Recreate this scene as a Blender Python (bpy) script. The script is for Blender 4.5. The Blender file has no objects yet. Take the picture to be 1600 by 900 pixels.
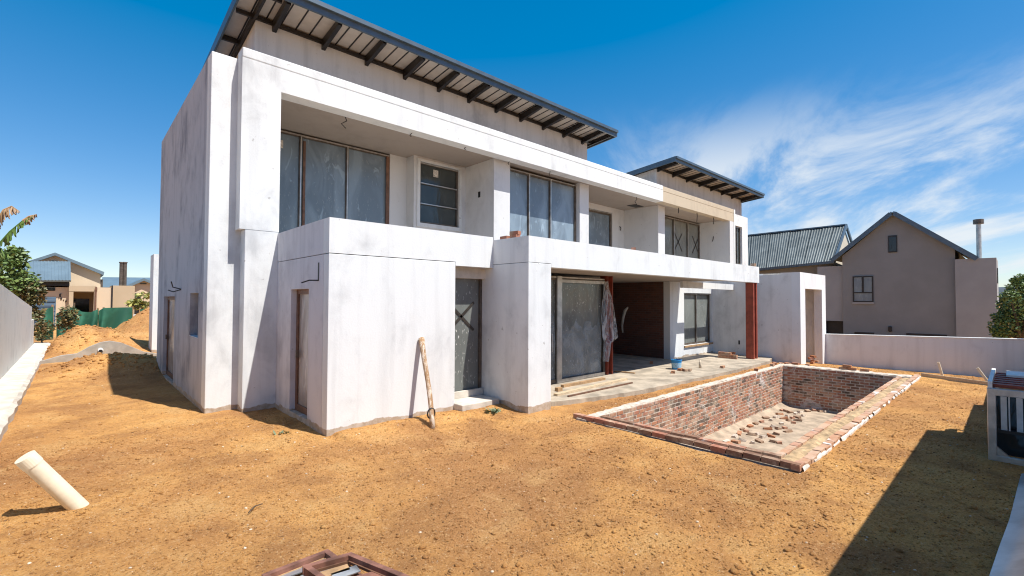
import bpy, math, random
import numpy as np
from mathutils import Matrix, Vector
random.seed(7); rng = np.random.default_rng(7)
scene = bpy.context.scene
COL = scene.collection

# ------------------------------------------------------------------ camera
VXP, VYP, CX, CY = (1585, 472), (118, 466), 800, 450
FPX = math.sqrt(-((VXP[0]-CX)*(VYP[0]-CX)+(VXP[1]-CY)*(VYP[1]-CY)))
def _d(u, v): return np.array([(u-CX)/FPX, -(v-CY)/FPX, -1.0])
def _n(a): return a/np.linalg.norm(a)
AX = _n(_d(*VXP)); AY = _n(_d(*VYP)); AZ = _n(np.cross(AX, AY)); AY = np.cross(AZ, AX)
ROT = np.array([AX, AY, AZ])
CAM = np.array([-2.989, -7.559, 2.2])
def P(u, v, x=None, y=None, z=None):
    """photo pixel -> world point on a known plane"""
    r = ROT @ _d(u, v)
    t = (x-CAM[0])/r[0] if x is not None else (y-CAM[1])/r[1] if y is not None else (z-CAM[2])/r[2]
    return CAM + r*t
cd = bpy.data.cameras.new('camera'); cam = bpy.data.objects.new('camera', cd); COL.objects.link(cam)
cd.sensor_width = 36; cd.lens = FPX/1600*36; cd.clip_start = .05; cd.clip_end = 6000
m4 = Matrix.Identity(4)
for i in range(3):
    for j in range(3): m4[i][j] = ROT[i, j]
    m4[i][3] = CAM[i]
cam.matrix_world = m4
scene.camera = cam

# ------------------------------------------------------------------ world, sun, exposure
SUN = Vector((.315, -1, 1.9)).normalized()            # towards the sun
EL = math.asin(SUN.z); AZI = math.atan2(SUN.x, SUN.y)
w = bpy.data.worlds.new('World'); scene.world = w; w.use_nodes = True
nt = w.node_tree; nt.nodes.clear(); N = nt.nodes.new; L = nt.links.new
out = N('ShaderNodeOutputWorld'); bg = N('ShaderNodeBackground'); bg.inputs[1].default_value = .15
sky = N('ShaderNodeTexSky'); sky.sky_type = 'NISHITA'; sky.sun_disc = False
sky.sun_elevation = EL; sky.sun_rotation = AZI; sky.altitude = 1500; sky.air_density = 1.0; sky.dust_density = 1.0; sky.ozone_density = 2.0
hs = N('ShaderNodeHueSaturation'); hs.inputs['Saturation'].default_value = 1.47; hs.inputs['Hue'].default_value = .51; hs.inputs['Value'].default_value = 1.0
L(sky.outputs[0], hs.inputs['Color'])
gm = N('ShaderNodeGamma'); gm.inputs[1].default_value = .68; L(hs.outputs[0], gm.inputs[0])
tc = N('ShaderNodeTexCoord'); sp = N('ShaderNodeSeparateXYZ'); L(tc.outputs['Generated'], sp.inputs[0])
ad = N('ShaderNodeMath'); ad.operation = 'ADD'; ad.inputs[1].default_value = .12; L(sp.outputs[2], ad.inputs[0])
mx0 = N('ShaderNodeMath'); mx0.operation = 'MAXIMUM'; mx0.inputs[1].default_value = .05; L(ad.outputs[0], mx0.inputs[0])
dv = N('ShaderNodeVectorMath'); dv.operation = 'DIVIDE'; L(tc.outputs['Generated'], dv.inputs[0])
cb = N('ShaderNodeCombineXYZ'); [L(mx0.outputs[0], cb.inputs[i]) for i in range(3)]; L(cb.outputs[0], dv.inputs[1])
mr0 = N('ShaderNodeMapping'); mr0.inputs['Rotation'].default_value = (0, 0, math.radians(-30)); L(dv.outputs[0], mr0.inputs[0])
mp = N('ShaderNodeMapping'); mp.inputs['Scale'].default_value = (.42, 1.25, 0)
mp.inputs['Location'].default_value = (.35, .3, 0)
L(mr0.outputs[0], mp.inputs[0])
n1 = N('ShaderNodeTexNoise'); n1.inputs['Scale'].default_value = 1.15; n1.inputs['Detail'].default_value = 9; n1.inputs['Roughness'].default_value = .62; n1.inputs['Distortion'].default_value = .5
L(mp.outputs[0], n1.inputs['Vector'])
cr = N('ShaderNodeMapRange'); cr.interpolation_type = 'SMOOTHSTEP'; cr.inputs['From Min'].default_value = .43; cr.inputs['From Max'].default_value = .66; L(n1.outputs[0], cr.inputs[0])
# cirrus lies in the lower sky towards +X, thinning out elsewhere
cdir = _n(ROT @ _d(1480, 330))
dt = N('ShaderNodeVectorMath'); dt.operation = 'DOT_PRODUCT'; dt.inputs[1].default_value = tuple(cdir); L(tc.outputs['Generated'], dt.inputs[0])
cm = N('ShaderNodeMapRange'); cm.interpolation_type = 'SMOOTHSTEP'; cm.inputs['From Min'].default_value = .76; cm.inputs['From Max'].default_value = .94; L(dt.outputs['Value'], cm.inputs[0])
ce = N('ShaderNodeMapRange'); ce.interpolation_type = 'SMOOTHSTEP'; ce.inputs['From Min'].default_value = .40; ce.inputs['From Max'].default_value = .20; L(sp.outputs[2], ce.inputs[0])
me_ = N('ShaderNodeMath'); me_.operation = 'MULTIPLY'; L(cm.outputs[0], me_.inputs[0]); L(ce.outputs[0], me_.inputs[1])
mm = N('ShaderNodeMath'); mm.operation = 'MULTIPLY'; L(cr.outputs[0], mm.inputs[0]); L(me_.outputs[0], mm.inputs[1])
ms = N('ShaderNodeMath'); ms.operation = 'MULTIPLY'; ms.inputs[1].default_value = .9; L(mm.outputs[0], ms.inputs[0])
mix = N('ShaderNodeMixRGB'); mix.inputs[2].default_value = (3.2, 3.4, 3.55, 1); L(ms.outputs[0], mix.inputs[0]); L(gm.outputs[0], mix.inputs[1])
L(mix.outputs[0], bg.inputs[0]); L(bg.outputs[0], out.inputs[0])
sl = bpy.data.lights.new('sun', 'SUN'); sl.energy = 4.0; sl.angle = math.radians(.5); sl.color = (1, .96, .89)
so = bpy.data.objects.new('sun', sl); COL.objects.link(so); so.rotation_euler = SUN.to_track_quat('Z', 'Y').to_euler(); so.location = (5, -20, 30)
vs = scene.view_settings; vs.view_transform = 'Standard'; vs.look = 'None'; vs.gamma = 1; vs.use_curve_mapping = False; vs.exposure = .82
scene.render.engine = 'CYCLES'; scene.cycles.filter_width = 1.1; scene.render.resolution_x = 1024; scene.render.resolution_y = 576

# ------------------------------------------------------------------ material helpers
def newmat(name):
    m = bpy.data.materials.new(name); m.use_nodes = True
    return m, m.node_tree, m.node_tree.nodes['Principled BSDF']
def rgba(c): return (c[0], c[1], c[2], 1)
def pos_noise(t, scale, detail=6, rough=.55, stretch=None, dist=0, loc=(0, 0, 0), coord='pos'):
    if coord == 'pos': g = t.nodes.new('ShaderNodeNewGeometry').outputs['Position']
    else: g = t.nodes.new('ShaderNodeTexCoord').outputs['Object']
    mpn = t.nodes.new('ShaderNodeMapping'); mpn.inputs['Scale'].default_value = stretch or (1, 1, 1); mpn.inputs['Location'].default_value = loc
    t.links.new(g, mpn.inputs[0])
    n = t.nodes.new('ShaderNodeTexNoise'); n.inputs['Scale'].default_value = scale; n.inputs['Detail'].default_value = detail
    n.inputs['Roughness'].default_value = rough; n.inputs['Distortion'].default_value = dist
    t.links.new(mpn.outputs[0], n.inputs['Vector'])
    return n.outputs[0]
def rng_map(t, s, a, b, lo=0, hi=1, smooth=True):
    r = t.nodes.new('ShaderNodeMapRange'); r.interpolation_type = 'SMOOTHSTEP' if smooth else 'LINEAR'
    r.inputs[1].default_value = a; r.inputs[2].default_value = b; r.inputs[3].default_value = lo; r.inputs[4].default_value = hi
    t.links.new(s, r.inputs[0]); return r.outputs[0]
def mixc(t, f, a, b, mode='MIX'):
    x = t.nodes.new('ShaderNodeMixRGB'); x.blend_type = mode
    for i, v in ((0, f), (1, a), (2, b)):
        if isinstance(v, (int, float)): x.inputs[i].default_value = v
        elif isinstance(v, tuple): x.inputs[i].default_value = rgba(v)
        else: t.links.new(v, x.inputs[i])
    return x.outputs[0]
def mth(t, op, a, b=None):
    x = t.nodes.new('ShaderNodeMath'); x.operation = op
    for i, v in enumerate((a, b)):
        if v is None: continue
        if isinstance(v, (int, float)): x.inputs[i].default_value = v
        else: t.links.new(v, x.inputs[i])
    return x.outputs[0]
def bump(t, b, h, strength=.3, dist=.01):
    x = t.nodes.new('ShaderNodeBump'); x.inputs['Strength'].default_value = strength; x.inputs['Distance'].default_value = dist
    t.links.new(h, x.inputs['Height']); t.links.new(x.outputs[0], b.inputs['Normal'])
def posz(t):
    s = t.nodes.new('ShaderNodeSeparateXYZ'); t.links.new(t.nodes.new('ShaderNodeNewGeometry').outputs['Position'], s.inputs[0]); return s.outputs

def plain(name, c, rough=.6, metal=0, var=.15, scale=8, bumps=.0, coord='pos', spec=.5, stretch=None):
    m, t, b = newmat(name)
    n = pos_noise(t, scale, 6, .6, coord=coord, stretch=stretch)
    f = rng_map(t, n, .3, .7)
    col = mixc(t, f, tuple(v*(1-var) for v in c), tuple(min(1, v*(1+var)) for v in c))
    t.links.new(col, b.inputs['Base Color']); b.inputs['Roughness'].default_value = rough; b.inputs['Metallic'].default_value = metal
    b.inputs['Specular IOR Level'].default_value = spec
    if bumps: bump(t, b, pos_noise(t, scale*6, 4, .6, coord=coord), bumps, .01)
    return m

def plaster(name, white, grey, amount, streak, base=True, rough_base=(.36, .28, .2)):
    """white-washed render: blotches, vertical runs, unpainted footing with a ragged edge"""
    m, t, b = newmat(name)
    big = pos_noise(t, .55, 4, .55, (1, 1, .8), .6)
    med = pos_noise(t, 2.3, 7, .65, (1, 1, .7), .4, (3, 1, 5))
    run = pos_noise(t, 3.2, 5, .6, (1, 1, .07), .25, (0, 4, 0))
    fine = pos_noise(t, 28, 5, .7)
    v = mth(t, 'ADD', mth(t, 'MULTIPLY', big, .5), mth(t, 'MULTIPLY', med, .5))
    f1 = rng_map(t, v, .5-.03*amount, .68, 0, 1)
    f2 = rng_map(t, run, .46, .72, 0, streak)
    f = mth(t, 'MINIMUM', mth(t, 'ADD', mth(t, 'MULTIPLY', f1, amount), f2), 1.0)
    col = mixc(t, f, white, grey)
    col = mixc(t, rng_map(t, fine, .56, .78, 0, .22), col, tuple(c*.72 for c in grey))
    # trowel scuffs and pinholes
    spk = pos_noise(t, 9, 3, .5, None, 0, (7, 7, 2))
    col = mixc(t, rng_map(t, spk, .71, .76, 0, .55), col, (.30, .28, .26))
    if base:
        z = posz(t)[2]
        edge = mth(t, 'ADD', mth(t, 'MULTIPLY', pos_noise(t, 1.7, 5, .6, (1, 1, .3)), .26), -.02)
        k = rng_map(t, mth(t, 'SUBTRACT', z, edge), -.004, .012, 1, 0)
        col = mixc(t, k, col, mixc(t, rng_map(t, pos_noise(t, 6, 6, .7), .35, .65), rough_base, (.5, .43, .36)))
    t.links.new(col, b.inputs['Base Color']); b.inputs['Roughness'].default_value = .85; b.inputs['Specular IOR Level'].default_value = .2
    hgt = mth(t, 'ADD', mth(t, 'MULTIPLY', med, .6), mth(t, 'MULTIPLY', fine, .4))
    bump(t, b, hgt, .35, .02)
    return m

MAT = {}
MAT['plaster'] = plaster('whitewashed plaster', (.70, .715, .715), (.47, .48, .485), .68, .32)
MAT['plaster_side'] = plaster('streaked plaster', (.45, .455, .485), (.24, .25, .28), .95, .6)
MAT['plaster_low'] = plaster('shade tinted plaster', (.62, .61, .635), (.44, .43, .455), .9, .6)  # lilac shade of the low block's side put into the plaster colour
MAT['plaster_clear'] = plaster('grey streaked plaster', (.52, .52, .53), (.36, .36, .37), .8, .6, False)
MAT['plaster_in'] = plaster('balcony plaster', (.64, .645, .65), (.50, .505, .51), .7, .25, False)
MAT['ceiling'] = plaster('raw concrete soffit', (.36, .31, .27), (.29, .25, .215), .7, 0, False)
MAT['plaster_raw'] = plaster('raw plaster', (.52, .44, .33), (.42, .35, .26), .8, .3, False)
MAT['plaster_portal'] = plaster('shade toned portal plaster', (.70, .69, .68), (.50, .49, .48), .8, .4, False)  # greyer plaster copy: shade of the portal's sunless faces put into the colour
MAT['plaster_nb'] = plaster('white portal plaster', (.71, .71, .715), (.55, .55, .56), .5, .2, False)
MAT['fence_wall'] = plaster('boundary plaster', (.72, .73, .74), (.56, .565, .575), .8, .5, False)
MAT['grey_wall'] = plaster('grey boundary plaster', (.66, .655, .62), (.46, .46, .43), .75, .12, False)
MAT['concrete'] = plain('pale concrete', (.55, .50, .43), .9, 0, .18, 3, .4)
MAT['mortar'] = plain('mortar', (.52, .44, .36), .95, 0, .25, 12, .6)
MAT['patio'] = plain('dusty concrete', (.37, .31, .235), .9, 0, .3, 2.2, .5)
MAT['poolfloor'] = plain('pool floor screed', (.36, .28, .20), .95, 0, .28, 3, .6)
MAT['limewash'] = plain('lime smear', (.66, .60, .54), .9, 0, .3, 5, .5)
MAT['soil_pale'] = plain('sandy mortar dirt', (.42, .29, .16), .95, 0, .3, 8, .6)
MAT['cement'] = plain('grey cement', (.36, .32, .27), .9, 0, .15, 4, .4)
MAT['black'] = plain('black painted steel', (.014, .012, .012), .45, 0, .2, 6)
MAT['fascia'] = plain('slate blue fascia', (.085, .125, .165), .4, .3, .12, 3)
MAT['roof_under'] = plain('roof sheet underside', (.52, .465, .405), .5, .1, .08, 3)
MAT['roof_top'] = plain('roof sheet', (.14, .18, .20), .4, .4, .12, 2)
MAT['alu'] = plain('bronze aluminium', (.135, .11, .09), .4, .5, .3, 5)
MAT['alu_pale'] = plain('pale aluminium', (.50, .49, .47), .35, .7, .2, 5)
MAT['rust_frame'] = plain('brown timber frame', (.15, .075, .045), .55, 0, .3, 7)
MAT['redoxide'] = plain('red oxide steel', (.27, .055, .03), .55, .1, .25, 5)
mq_, tq_, bq_ = newmat('paint splashed pole')
tq_.links.new(mixc(tq_, rng_map(tq_, pos_noise(tq_, 5, 6, .7, (2, 2, .7), .8), .45, .58), (.33, .19, .09), (.60, .50, .40)), bq_.inputs['Base Color']); bq_.inputs['Roughness'].default_value = .8; bump(tq_, bq_, pos_noise(tq_, 30, 4, .6), .6, .02)
MAT['polewood'] = mq_
MAT['rusty'] = plain('weathered rusty steel', (.21, .095, .065), .65, .2, .45, 7, .3)
MAT['timber'] = plain('pale timber', (.52, .40, .26), .8, 0, .22, 9, .3, stretch=(1, 6, 6))
MAT['timber2'] = plain('brown timber', (.36, .22, .11), .8, 0, .25, 9, .3)
MAT['pvc'] = plain('cream plastic pipe', (.74, .66, .50), .45, 0, .08, 9)
MAT['blue'] = plain('blue plastic', (.015, .22, .50), .4, 0, .12, 6)
MAT['bluelight'] = plain('pale blue print', (.28, .48, .62), .45, 0, .25, 30)
MAT['white'] = plain('white board', (.78, .78, .76), .5, 0, .06, 5)
MAT['sheet'] = plain('galvanised sheet', (.50, .53, .56), .28, .75, .22, 2.5)
MAT['paper'] = plain('paper sticker', (.6, .56, .5), .8, 0, .45, 40)
MAT['dark'] = plain('dark interior', (.012, .012, .014), .5, 0, .2, 3)
MAT['tape'] = plain('brown tape', (.035, .028, .022), .6, 0, .2, 8)
MAT['bark'] = plain('bark', (.10, .07, .045), .9, 0, .3, 12, .5)

def brickmat(name, a, bcol, white=.0):
    m, t, b = newmat(name)
    n = pos_noise(t, 7, 5, .65)
    col = mixc(t, rng_map(t, n, .35, .65), a, bcol)
    dust = pos_noise(t, 3.1, 6, .7, None, .5, (2, 9, 4))
    col = mixc(t, rng_map(t, dust, .42, .70, .12, .85), col, (.47, .36, .26))
    if white: col = mixc(t, rng_map(t, pos_noise(t, 1.4, 6, .7, None, .8, (5, 1, 1)), .57, .66, 0, white), col, (.70, .68, .65))
    t.links.new(col, b.inputs['Base Color']); b.inputs['Roughness'].default_value = .92; b.inputs['Specular IOR Level'].default_value = .15
    bump(t, b, pos_noise(t, 45, 5, .7), .5, .006)
    return m
BR = [brickmat('red brick', (.38, .14, .085), (.27, .095, .06), .7), brickmat('orange brick', (.44, .17, .085), (.34, .12, .06), .7),
      brickmat('brown brick', (.19, .085, .055), (.12, .06, .042), .6), brickmat('dark brick', (.075, .05, .042), (.05, .035, .03), .4),
      brickmat('pinkish brick', (.45, .24, .16), (.36, .17, .11), .8)]
BRW = [.34, .24, .18, .12, .12]
MAT['brick_pile'] = brickmat('loose brick', (.42, .17, .075), (.30, .11, .05))
MAT['brick_coping'] = brickmat('coping brick', (.21, .10, .06), (.15, .075, .05))

def glassmat(name, dark, pale, film, specks, rough=.16):
    """dirty pane: glossy glass, clinging plastic film, lime splashes"""
    m, t, b = newmat(name)
    fold = pos_noise(t, .8, 3, .5, (1.6, 1.6, .7), 1.0)
    fold2 = pos_noise(t, 2.6, 3, .5, (1.6, 1.6, .55), 1.8, (4, 2, 8))
    col = mixc(t, rng_map(t, fold, .4, .66, 0, film), dark, pale)
    col = mixc(t, rng_map(t, fold2, .6, .72, 0, film*.6), col, tuple(min(1, c*1.5) for c in pale))
    if specks:
        s1 = pos_noise(t, 24, 4, .6, (1, 1, .4), .3); s2 = pos_noise(t, 1.1, 3, .5, None, 0, (1, 2, 3))
        f = mth(t, 'MULTIPLY', rng_map(t, s1, .60, .68, 0, 1), rng_map(t, s2, .38, .6, 0, specks))
        col = mixc(t, f, col, (.6, .6, .58))
    t.links.new(col, b.inputs['Base Color'])
    b.inputs['Roughness'].default_value = rough; b.inputs['IOR'].default_value = 1.5
    hgt = mth(t, 'ADD', fold, mth(t, 'MULTIPLY', fold2, .5))
    bump(t, b, hgt, .5*film+.03, .05)
    return m
MAT['film'] = glassmat('film covered glass', (.155, .20, .245), (.25, .32, .385), .8, .2, .2)
MAT['glass_grey'] = glassmat('grey dusty glass', (.17, .185, .175), (.25, .27, .26), .5, .3, .15)
MAT['glass'] = glassmat('dirty glass', (.045, .055, .055), (.10, .115, .115), .35, .0, .06)
MAT['glass_speck'] = glassmat('splashed glass', (.14, .15, .142), (.22, .235, .222), .6, 1.0, .15)
MAT['glass_dark'] = glassmat('dark glass', (.02, .025, .03), (.05, .06, .07), .2, 0, .05)
MAT['glass_sky'] = glassmat('sky tinted glass', (.16, .20, .23), (.28, .33, .36), .3, 0, .05)  # sky reflection put into the pane's blue grey colour

def plasticmat():
    m, t, b = newmat('clear plastic sheet')
    b.inputs['Base Color'].default_value = (.75, .74, .73, 1); b.inputs['Roughness'].default_value = .25
    n = pos_noise(t, 4, 6, .6, (2, 2, .4), 1.2)
    t.links.new(rng_map(t, n, .35, .7, .06, .62), b.inputs['Alpha'])
    bump(t, b, n, .5, .03); return m
MAT['plastic'] = plasticmat()
mf_, tf_, bf_ = newmat('dusty plastic film'); bf_.inputs['Base Color'].default_value = (.46, .50, .52, 1); bf_.inputs['Roughness'].default_value = .3
nf_ = pos_noise(tf_, 2.2, 6, .65, (1, 1, .7), .6); tf_.links.new(rng_map(tf_, nf_, .3, .75, .12, .6), bf_.inputs['Alpha']); bump(tf_, bf_, nf_, .4, .03)
MAT['film_sheet'] = mf_

def soilmat():
    m, t, b = newmat('orange soil')
    big = pos_noise(t, .22, 5, .55, None, .5); med = pos_noise(t, 1.1, 7, .65, None, .3, (3, 3, 0)); fine = pos_noise(t, 13, 8, .8); grit = pos_noise(t, 48, 3, .65)
    spots = pos_noise(t, 26, 2, .5, None, .4, (9, 1, 4))
    col = mixc(t, rng_map(t, big, .35, .66), (.65, .345, .112), (.46, .225, .082))
    col = mixc(t, rng_map(t, med, .45, .66, 0, .75), col, (.33, .158, .062))
    trk = pos_noise(t, .45, 5, .6, None, .8, (11, 4, 0)); col = mixc(t, rng_map(t, trk, .50, .64, 0, .55), col, (.34, .165, .068))
    col = mixc(t, rng_map(t, med, .5, .32, 0, .5), col, (.61, .375, .155))
    col = mixc(t, rng_map(t, fine, .50, .66, 0, .75), col, (.32, .155, .055))
    col = mixc(t, rng_map(t, fine, .46, .32, 0, .65), col, (.66, .43, .20))
    col = mixc(t, rng_map(t, grit, .58, .68, 0, .55), col, (.62, .46, .29))
    col = mixc(t, rng_map(t, grit, .43, .34, 0, .7), col, (.20, .10, .045))  # shade inside small pits painted as dark colour
    col = mixc(t, rng_map(t, spots, .66, .72, 0, .75), col, (.12, .06, .03))  # clod shadows painted as dark specks in the soil colour
    t.links.new(col, b.inputs['Base Color']); b.inputs['Roughness'].default_value = .97; b.inputs['Specular IOR Level'].default_value = .08
    h = mth(t, 'ADD', mth(t, 'MULTIPLY', fine, .7), mth(t, 'MULTIPLY', grit, .3))
    bump(t, b, h, 1.0, .06)
    return m
MAT['soil'] = soilmat()
MAT['clod'] = plain('soil clod', (.40, .205, .075), .97, 0, .35, 9, .5, spec=.1)
MAT['clod_dark'] = plain('dark soil clod', (.22, .12, .055), .97, 0, .35, 9, .5, spec=.1)
MAT['pebble'] = plain('pale pebble', (.60, .50, .38), .9, 0, .25, 12, .3, spec=.2)

def leafmat(name, a, bcol, c=None):
    m, t, b = newmat(name)
    g = t.nodes.new('ShaderNodeAttribute'); g.attribute_name = 'tone'
    col = mixc(t, g.outputs['Fac'], a, bcol)
    if c: col = mixc(t, rng_map(t, pos_noise(t, 3, 3, .5), .52, .6), col, c)
    t.links.new(col, b.inputs['Base Color']); b.inputs['Roughness'].default_value = .55
    try: b.inputs['Transmission Weight'].default_value = 0
    except Exception: pass
    return m
MAT['leaf'] = leafmat('green leaves', (.045, .085, .02), (.20, .28, .075))
MAT['leaf_olive'] = leafmat('olive leaves', (.05, .06, .02), (.20, .19, .07), (.19, .12, .05))
MAT['leaf_banana'] = leafmat('banana leaf', (.06, .12, .02), (.14, .20, .04))
MAT['leaf_dry'] = leafmat('dry banana leaf', (.16, .085, .04), (.42, .27, .14))
MAT['weed'] = leafmat('grey green weed', (.13, .17, .09), (.30, .34, .20))

# ------------------------------------------------------------------ mesh helpers
class MB:
    def __init__(s): s.v = []; s.f = []; s.mi = []; s.tone = []; s.m = 0
    def add(s, vs, fs):
        o = len(s.v); s.v += [tuple(map(float, p)) for p in vs]; s.f += [tuple(i+o for i in f) for f in fs]; s.mi += [s.m]*len(fs); return s
    def box(s, x0, x1, y0, y1, z0, z1, xf=None):
        vs = [(x, y, z) for x in (x0, x1) for y in (y0, y1) for z in (z0, z1)]
        if xf is not None: vs = [tuple(xf @ Vector(p)) for p in vs]
        return s.add(vs, [(0, 1, 3, 2), (4, 6, 7, 5), (0, 4, 5, 1), (2, 3, 7, 6), (0, 2, 6, 4), (1, 5, 7, 3)])
    def bar(s, a, b, w, h, up=(0, 0, 1)):
        a = Vector(a); b = Vector(b); d = b-a; l = d.length; d.normalize(); u = Vector(up); sx = d.cross(u)
        if sx.length < 1e-4: sx = d.cross(Vector((1, 0, 0)))
        sx.normalize(); u = sx.cross(d); vs = []
        for p in (a, b):
            for i, j in ((-1, -1), (1, -1), (1, 1), (-1, 1)): vs.append(p+sx*i*w/2+u*j*h/2)
        return s.add(vs, [(3, 2, 1, 0), (4, 5, 6, 7)]+[(i, (i+1) % 4, (i+1) % 4+4, i+4) for i in range(4)])
    def tube(s, pts, r, n=8, cap=True):
        pts = [Vector(p) for p in pts]; rs = r if isinstance(r, (list, tuple)) else [r]*len(pts); vs = []
        ref = None
        for i, p in enumerate(pts):
            d = (pts[min(i+1, len(pts)-1)]-pts[max(i-1, 0)]).normalized()
            if ref is None: ref = d.cross(Vector((0, 0, 1))) if abs(d.z) < .95 else d.cross(Vector((1, 0, 0)))
            a = (ref-d*ref.dot(d)).normalized(); ref = a; b = d.cross(a)
            for k in range(n): vs.append(p+(a*math.cos(2*math.pi*k/n)+b*math.sin(2*math.pi*k/n))*rs[i])
        fs = [(i*n+k, i*n+(k+1) % n, (i+1)*n+(k+1) % n, (i+1)*n+k) for i in range(len(pts)-1) for k in range(n)]
        if cap: fs += [tuple(range(n))[::-1], tuple(range((len(pts)-1)*n, len(pts)*n))]
        return s.add(vs, fs)
    def prism(s, poly, axis, a0, a1):
        """poly: list of 2-D points in the plane normal to axis"""
        def mk(p, a): return (a, p[0], p[1]) if axis == 'x' else (p[0], a, p[1]) if axis == 'y' else (p[0], p[1], a)
        n = len(poly); vs = [mk(p, a0) for p in poly]+[mk(p, a1) for p in poly]
        return s.add(vs, [tuple(range(n))[::-1], tuple(range(n, 2*n))]+[(i, (i+1) % n, (i+1) % n+n, i+n) for i in range(n)])
    def wall(s, axis, u0, u1, z0, z1, d0, d1, op=()):
        """slab with rectangular openings (ua,ub,za,zb); axis = direction the wall runs"""
        us = sorted({u0, u1, *[min(max(q, u0), u1) for o in op for q in o[:2]]}); zs = sorted({z0, z1, *[min(max(q, z0), z1) for o in op for q in o[2:]]})
        nu, nz = len(us)-1, len(zs)-1
        def solid(i, j):
            if i < 0 or j < 0 or i >= nu or j >= nz: return False
            cu, cz = (us[i]+us[i+1])/2, (zs[j]+zs[j+1])/2
            return not any(o[0] < cu < o[1] and o[2] < cz < o[3] for o in op)
        def pt(u, d, z): return (u, d, z) if axis == 'x' else (d, u, z)
        for i in range(nu):
            for j in range(nz):
                if not solid(i, j): continue
                a, b, c, e = us[i], us[i+1], zs[j], zs[j+1]
                for d in (d0, d1): s.add([pt(a, d, c), pt(b, d, c), pt(b, d, e), pt(a, d, e)], [(0, 1, 2, 3)])
                if not solid(i-1, j): s.add([pt(a, d0, c), pt(a, d1, c), pt(a, d1, e), pt(a, d0, e)], [(0, 1, 2, 3)])
                if not solid(i+1, j): s.add([pt(b, d0, c), pt(b, d1, c), pt(b, d1, e), pt(b, d0, e)], [(0, 1, 2, 3)])
                if not solid(i, j-1): s.add([pt(a, d0, c), pt(b, d0, c), pt(b, d1, c), pt(a, d1, c)], [(0, 1, 2, 3)])
                if not solid(i, j+1): s.add([pt(a, d0, e), pt(b, d0, e), pt(b, d1, e), pt(a, d1, e)], [(0, 1, 2, 3)])
        return s
    def mesh(s, name, mats, smooth=False):
        me = bpy.data.meshes.new(name); me.from_pydata(s.v, [], s.f)
        for m in (mats if isinstance(mats, (list, tuple)) else [mats]): me.materials.append(MAT[m] if isinstance(m, str) else m)
        if len(set(s.mi)) > 1: me.polygons.foreach_set('material_index', s.mi)
        if smooth: me.polygons.foreach_set('use_smooth', [True]*len(me.polygons))
        if s.tone:
            at = me.attributes.new('tone', 'FLOAT', 'FACE'); at.data.foreach_set('value', s.tone)
        if len(me.polygons) < 60000:
            import bmesh
            bm = bmesh.new(); bm.from_mesh(me)
            if not s.tone: bmesh.ops.remove_doubles(bm, verts=bm.verts, dist=1e-5); bmesh.ops.recalc_face_normals(bm, faces=bm.faces)
            bm.to_mesh(me); bm.free()
        me.update(); return me
    def build(s, name, mats, parent=None, bevel=0, smooth=False):
        me = s.mesh(name, mats, smooth); o = bpy.data.objects.new(name, me); COL.objects.link(o)
        if parent is not None: attach(o, parent)
        if bevel:
            b = o.modifiers.new('bevel', 'BEVEL'); b.width = bevel; b.segments = 2; b.limit_method = 'ANGLE'
        return o
def attach(o, parent):
    o.parent = parent
    o.matrix_parent_inverse = Matrix.Translation(-parent.location) if parent.type == 'EMPTY' else Matrix.Identity(4)
def tag(o, label, cat, group=None):
    o['label'] = label; o['category'] = cat
    if group: o['group'] = group
    return o
def struct(o, kind='structure'): o['kind'] = kind; return o
def thing(name, label, cat, loc, group=None):
    o = bpy.data.objects.new(name, None); COL.objects.link(o); o.location = loc; o.empty_display_size = .2
    return tag(o, label, cat, group)
def inst(me, name, loc, rot=(0, 0, 0), sc=(1, 1, 1), parent=None):
    o = bpy.data.objects.new(name, me); COL.objects.link(o); o.location = loc; o.rotation_euler = rot; o.scale = sc
    if parent is not None: attach(o, parent)
    return o

# value noise for ground shape
_tab = rng.random((256, 256))
def vnoise(x, y):
    x = np.asarray(x, float); y = np.asarray(y, float); xi = np.floor(x).astype(int); yi = np.floor(y).astype(int)
    fx = x-xi; fy = y-yi; fx = fx*fx*(3-2*fx); fy = fy*fy*(3-2*fy); g = lambda a, b: _tab[a % 256, b % 256]
    return (g(xi, yi)*(1-fx)+g(xi+1, yi)*fx)*(1-fy)+(g(xi, yi+1)*(1-fx)+g(xi+1, yi+1)*fx)*fy
def fbm(x, y, o=4):
    s = 0; a = 1; t = 0
    for i in range(o): s = s+a*(vnoise(x*2**i+13*i, y*2**i+7*i)-.5); t += a; a *= .55
    return s/t

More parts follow.
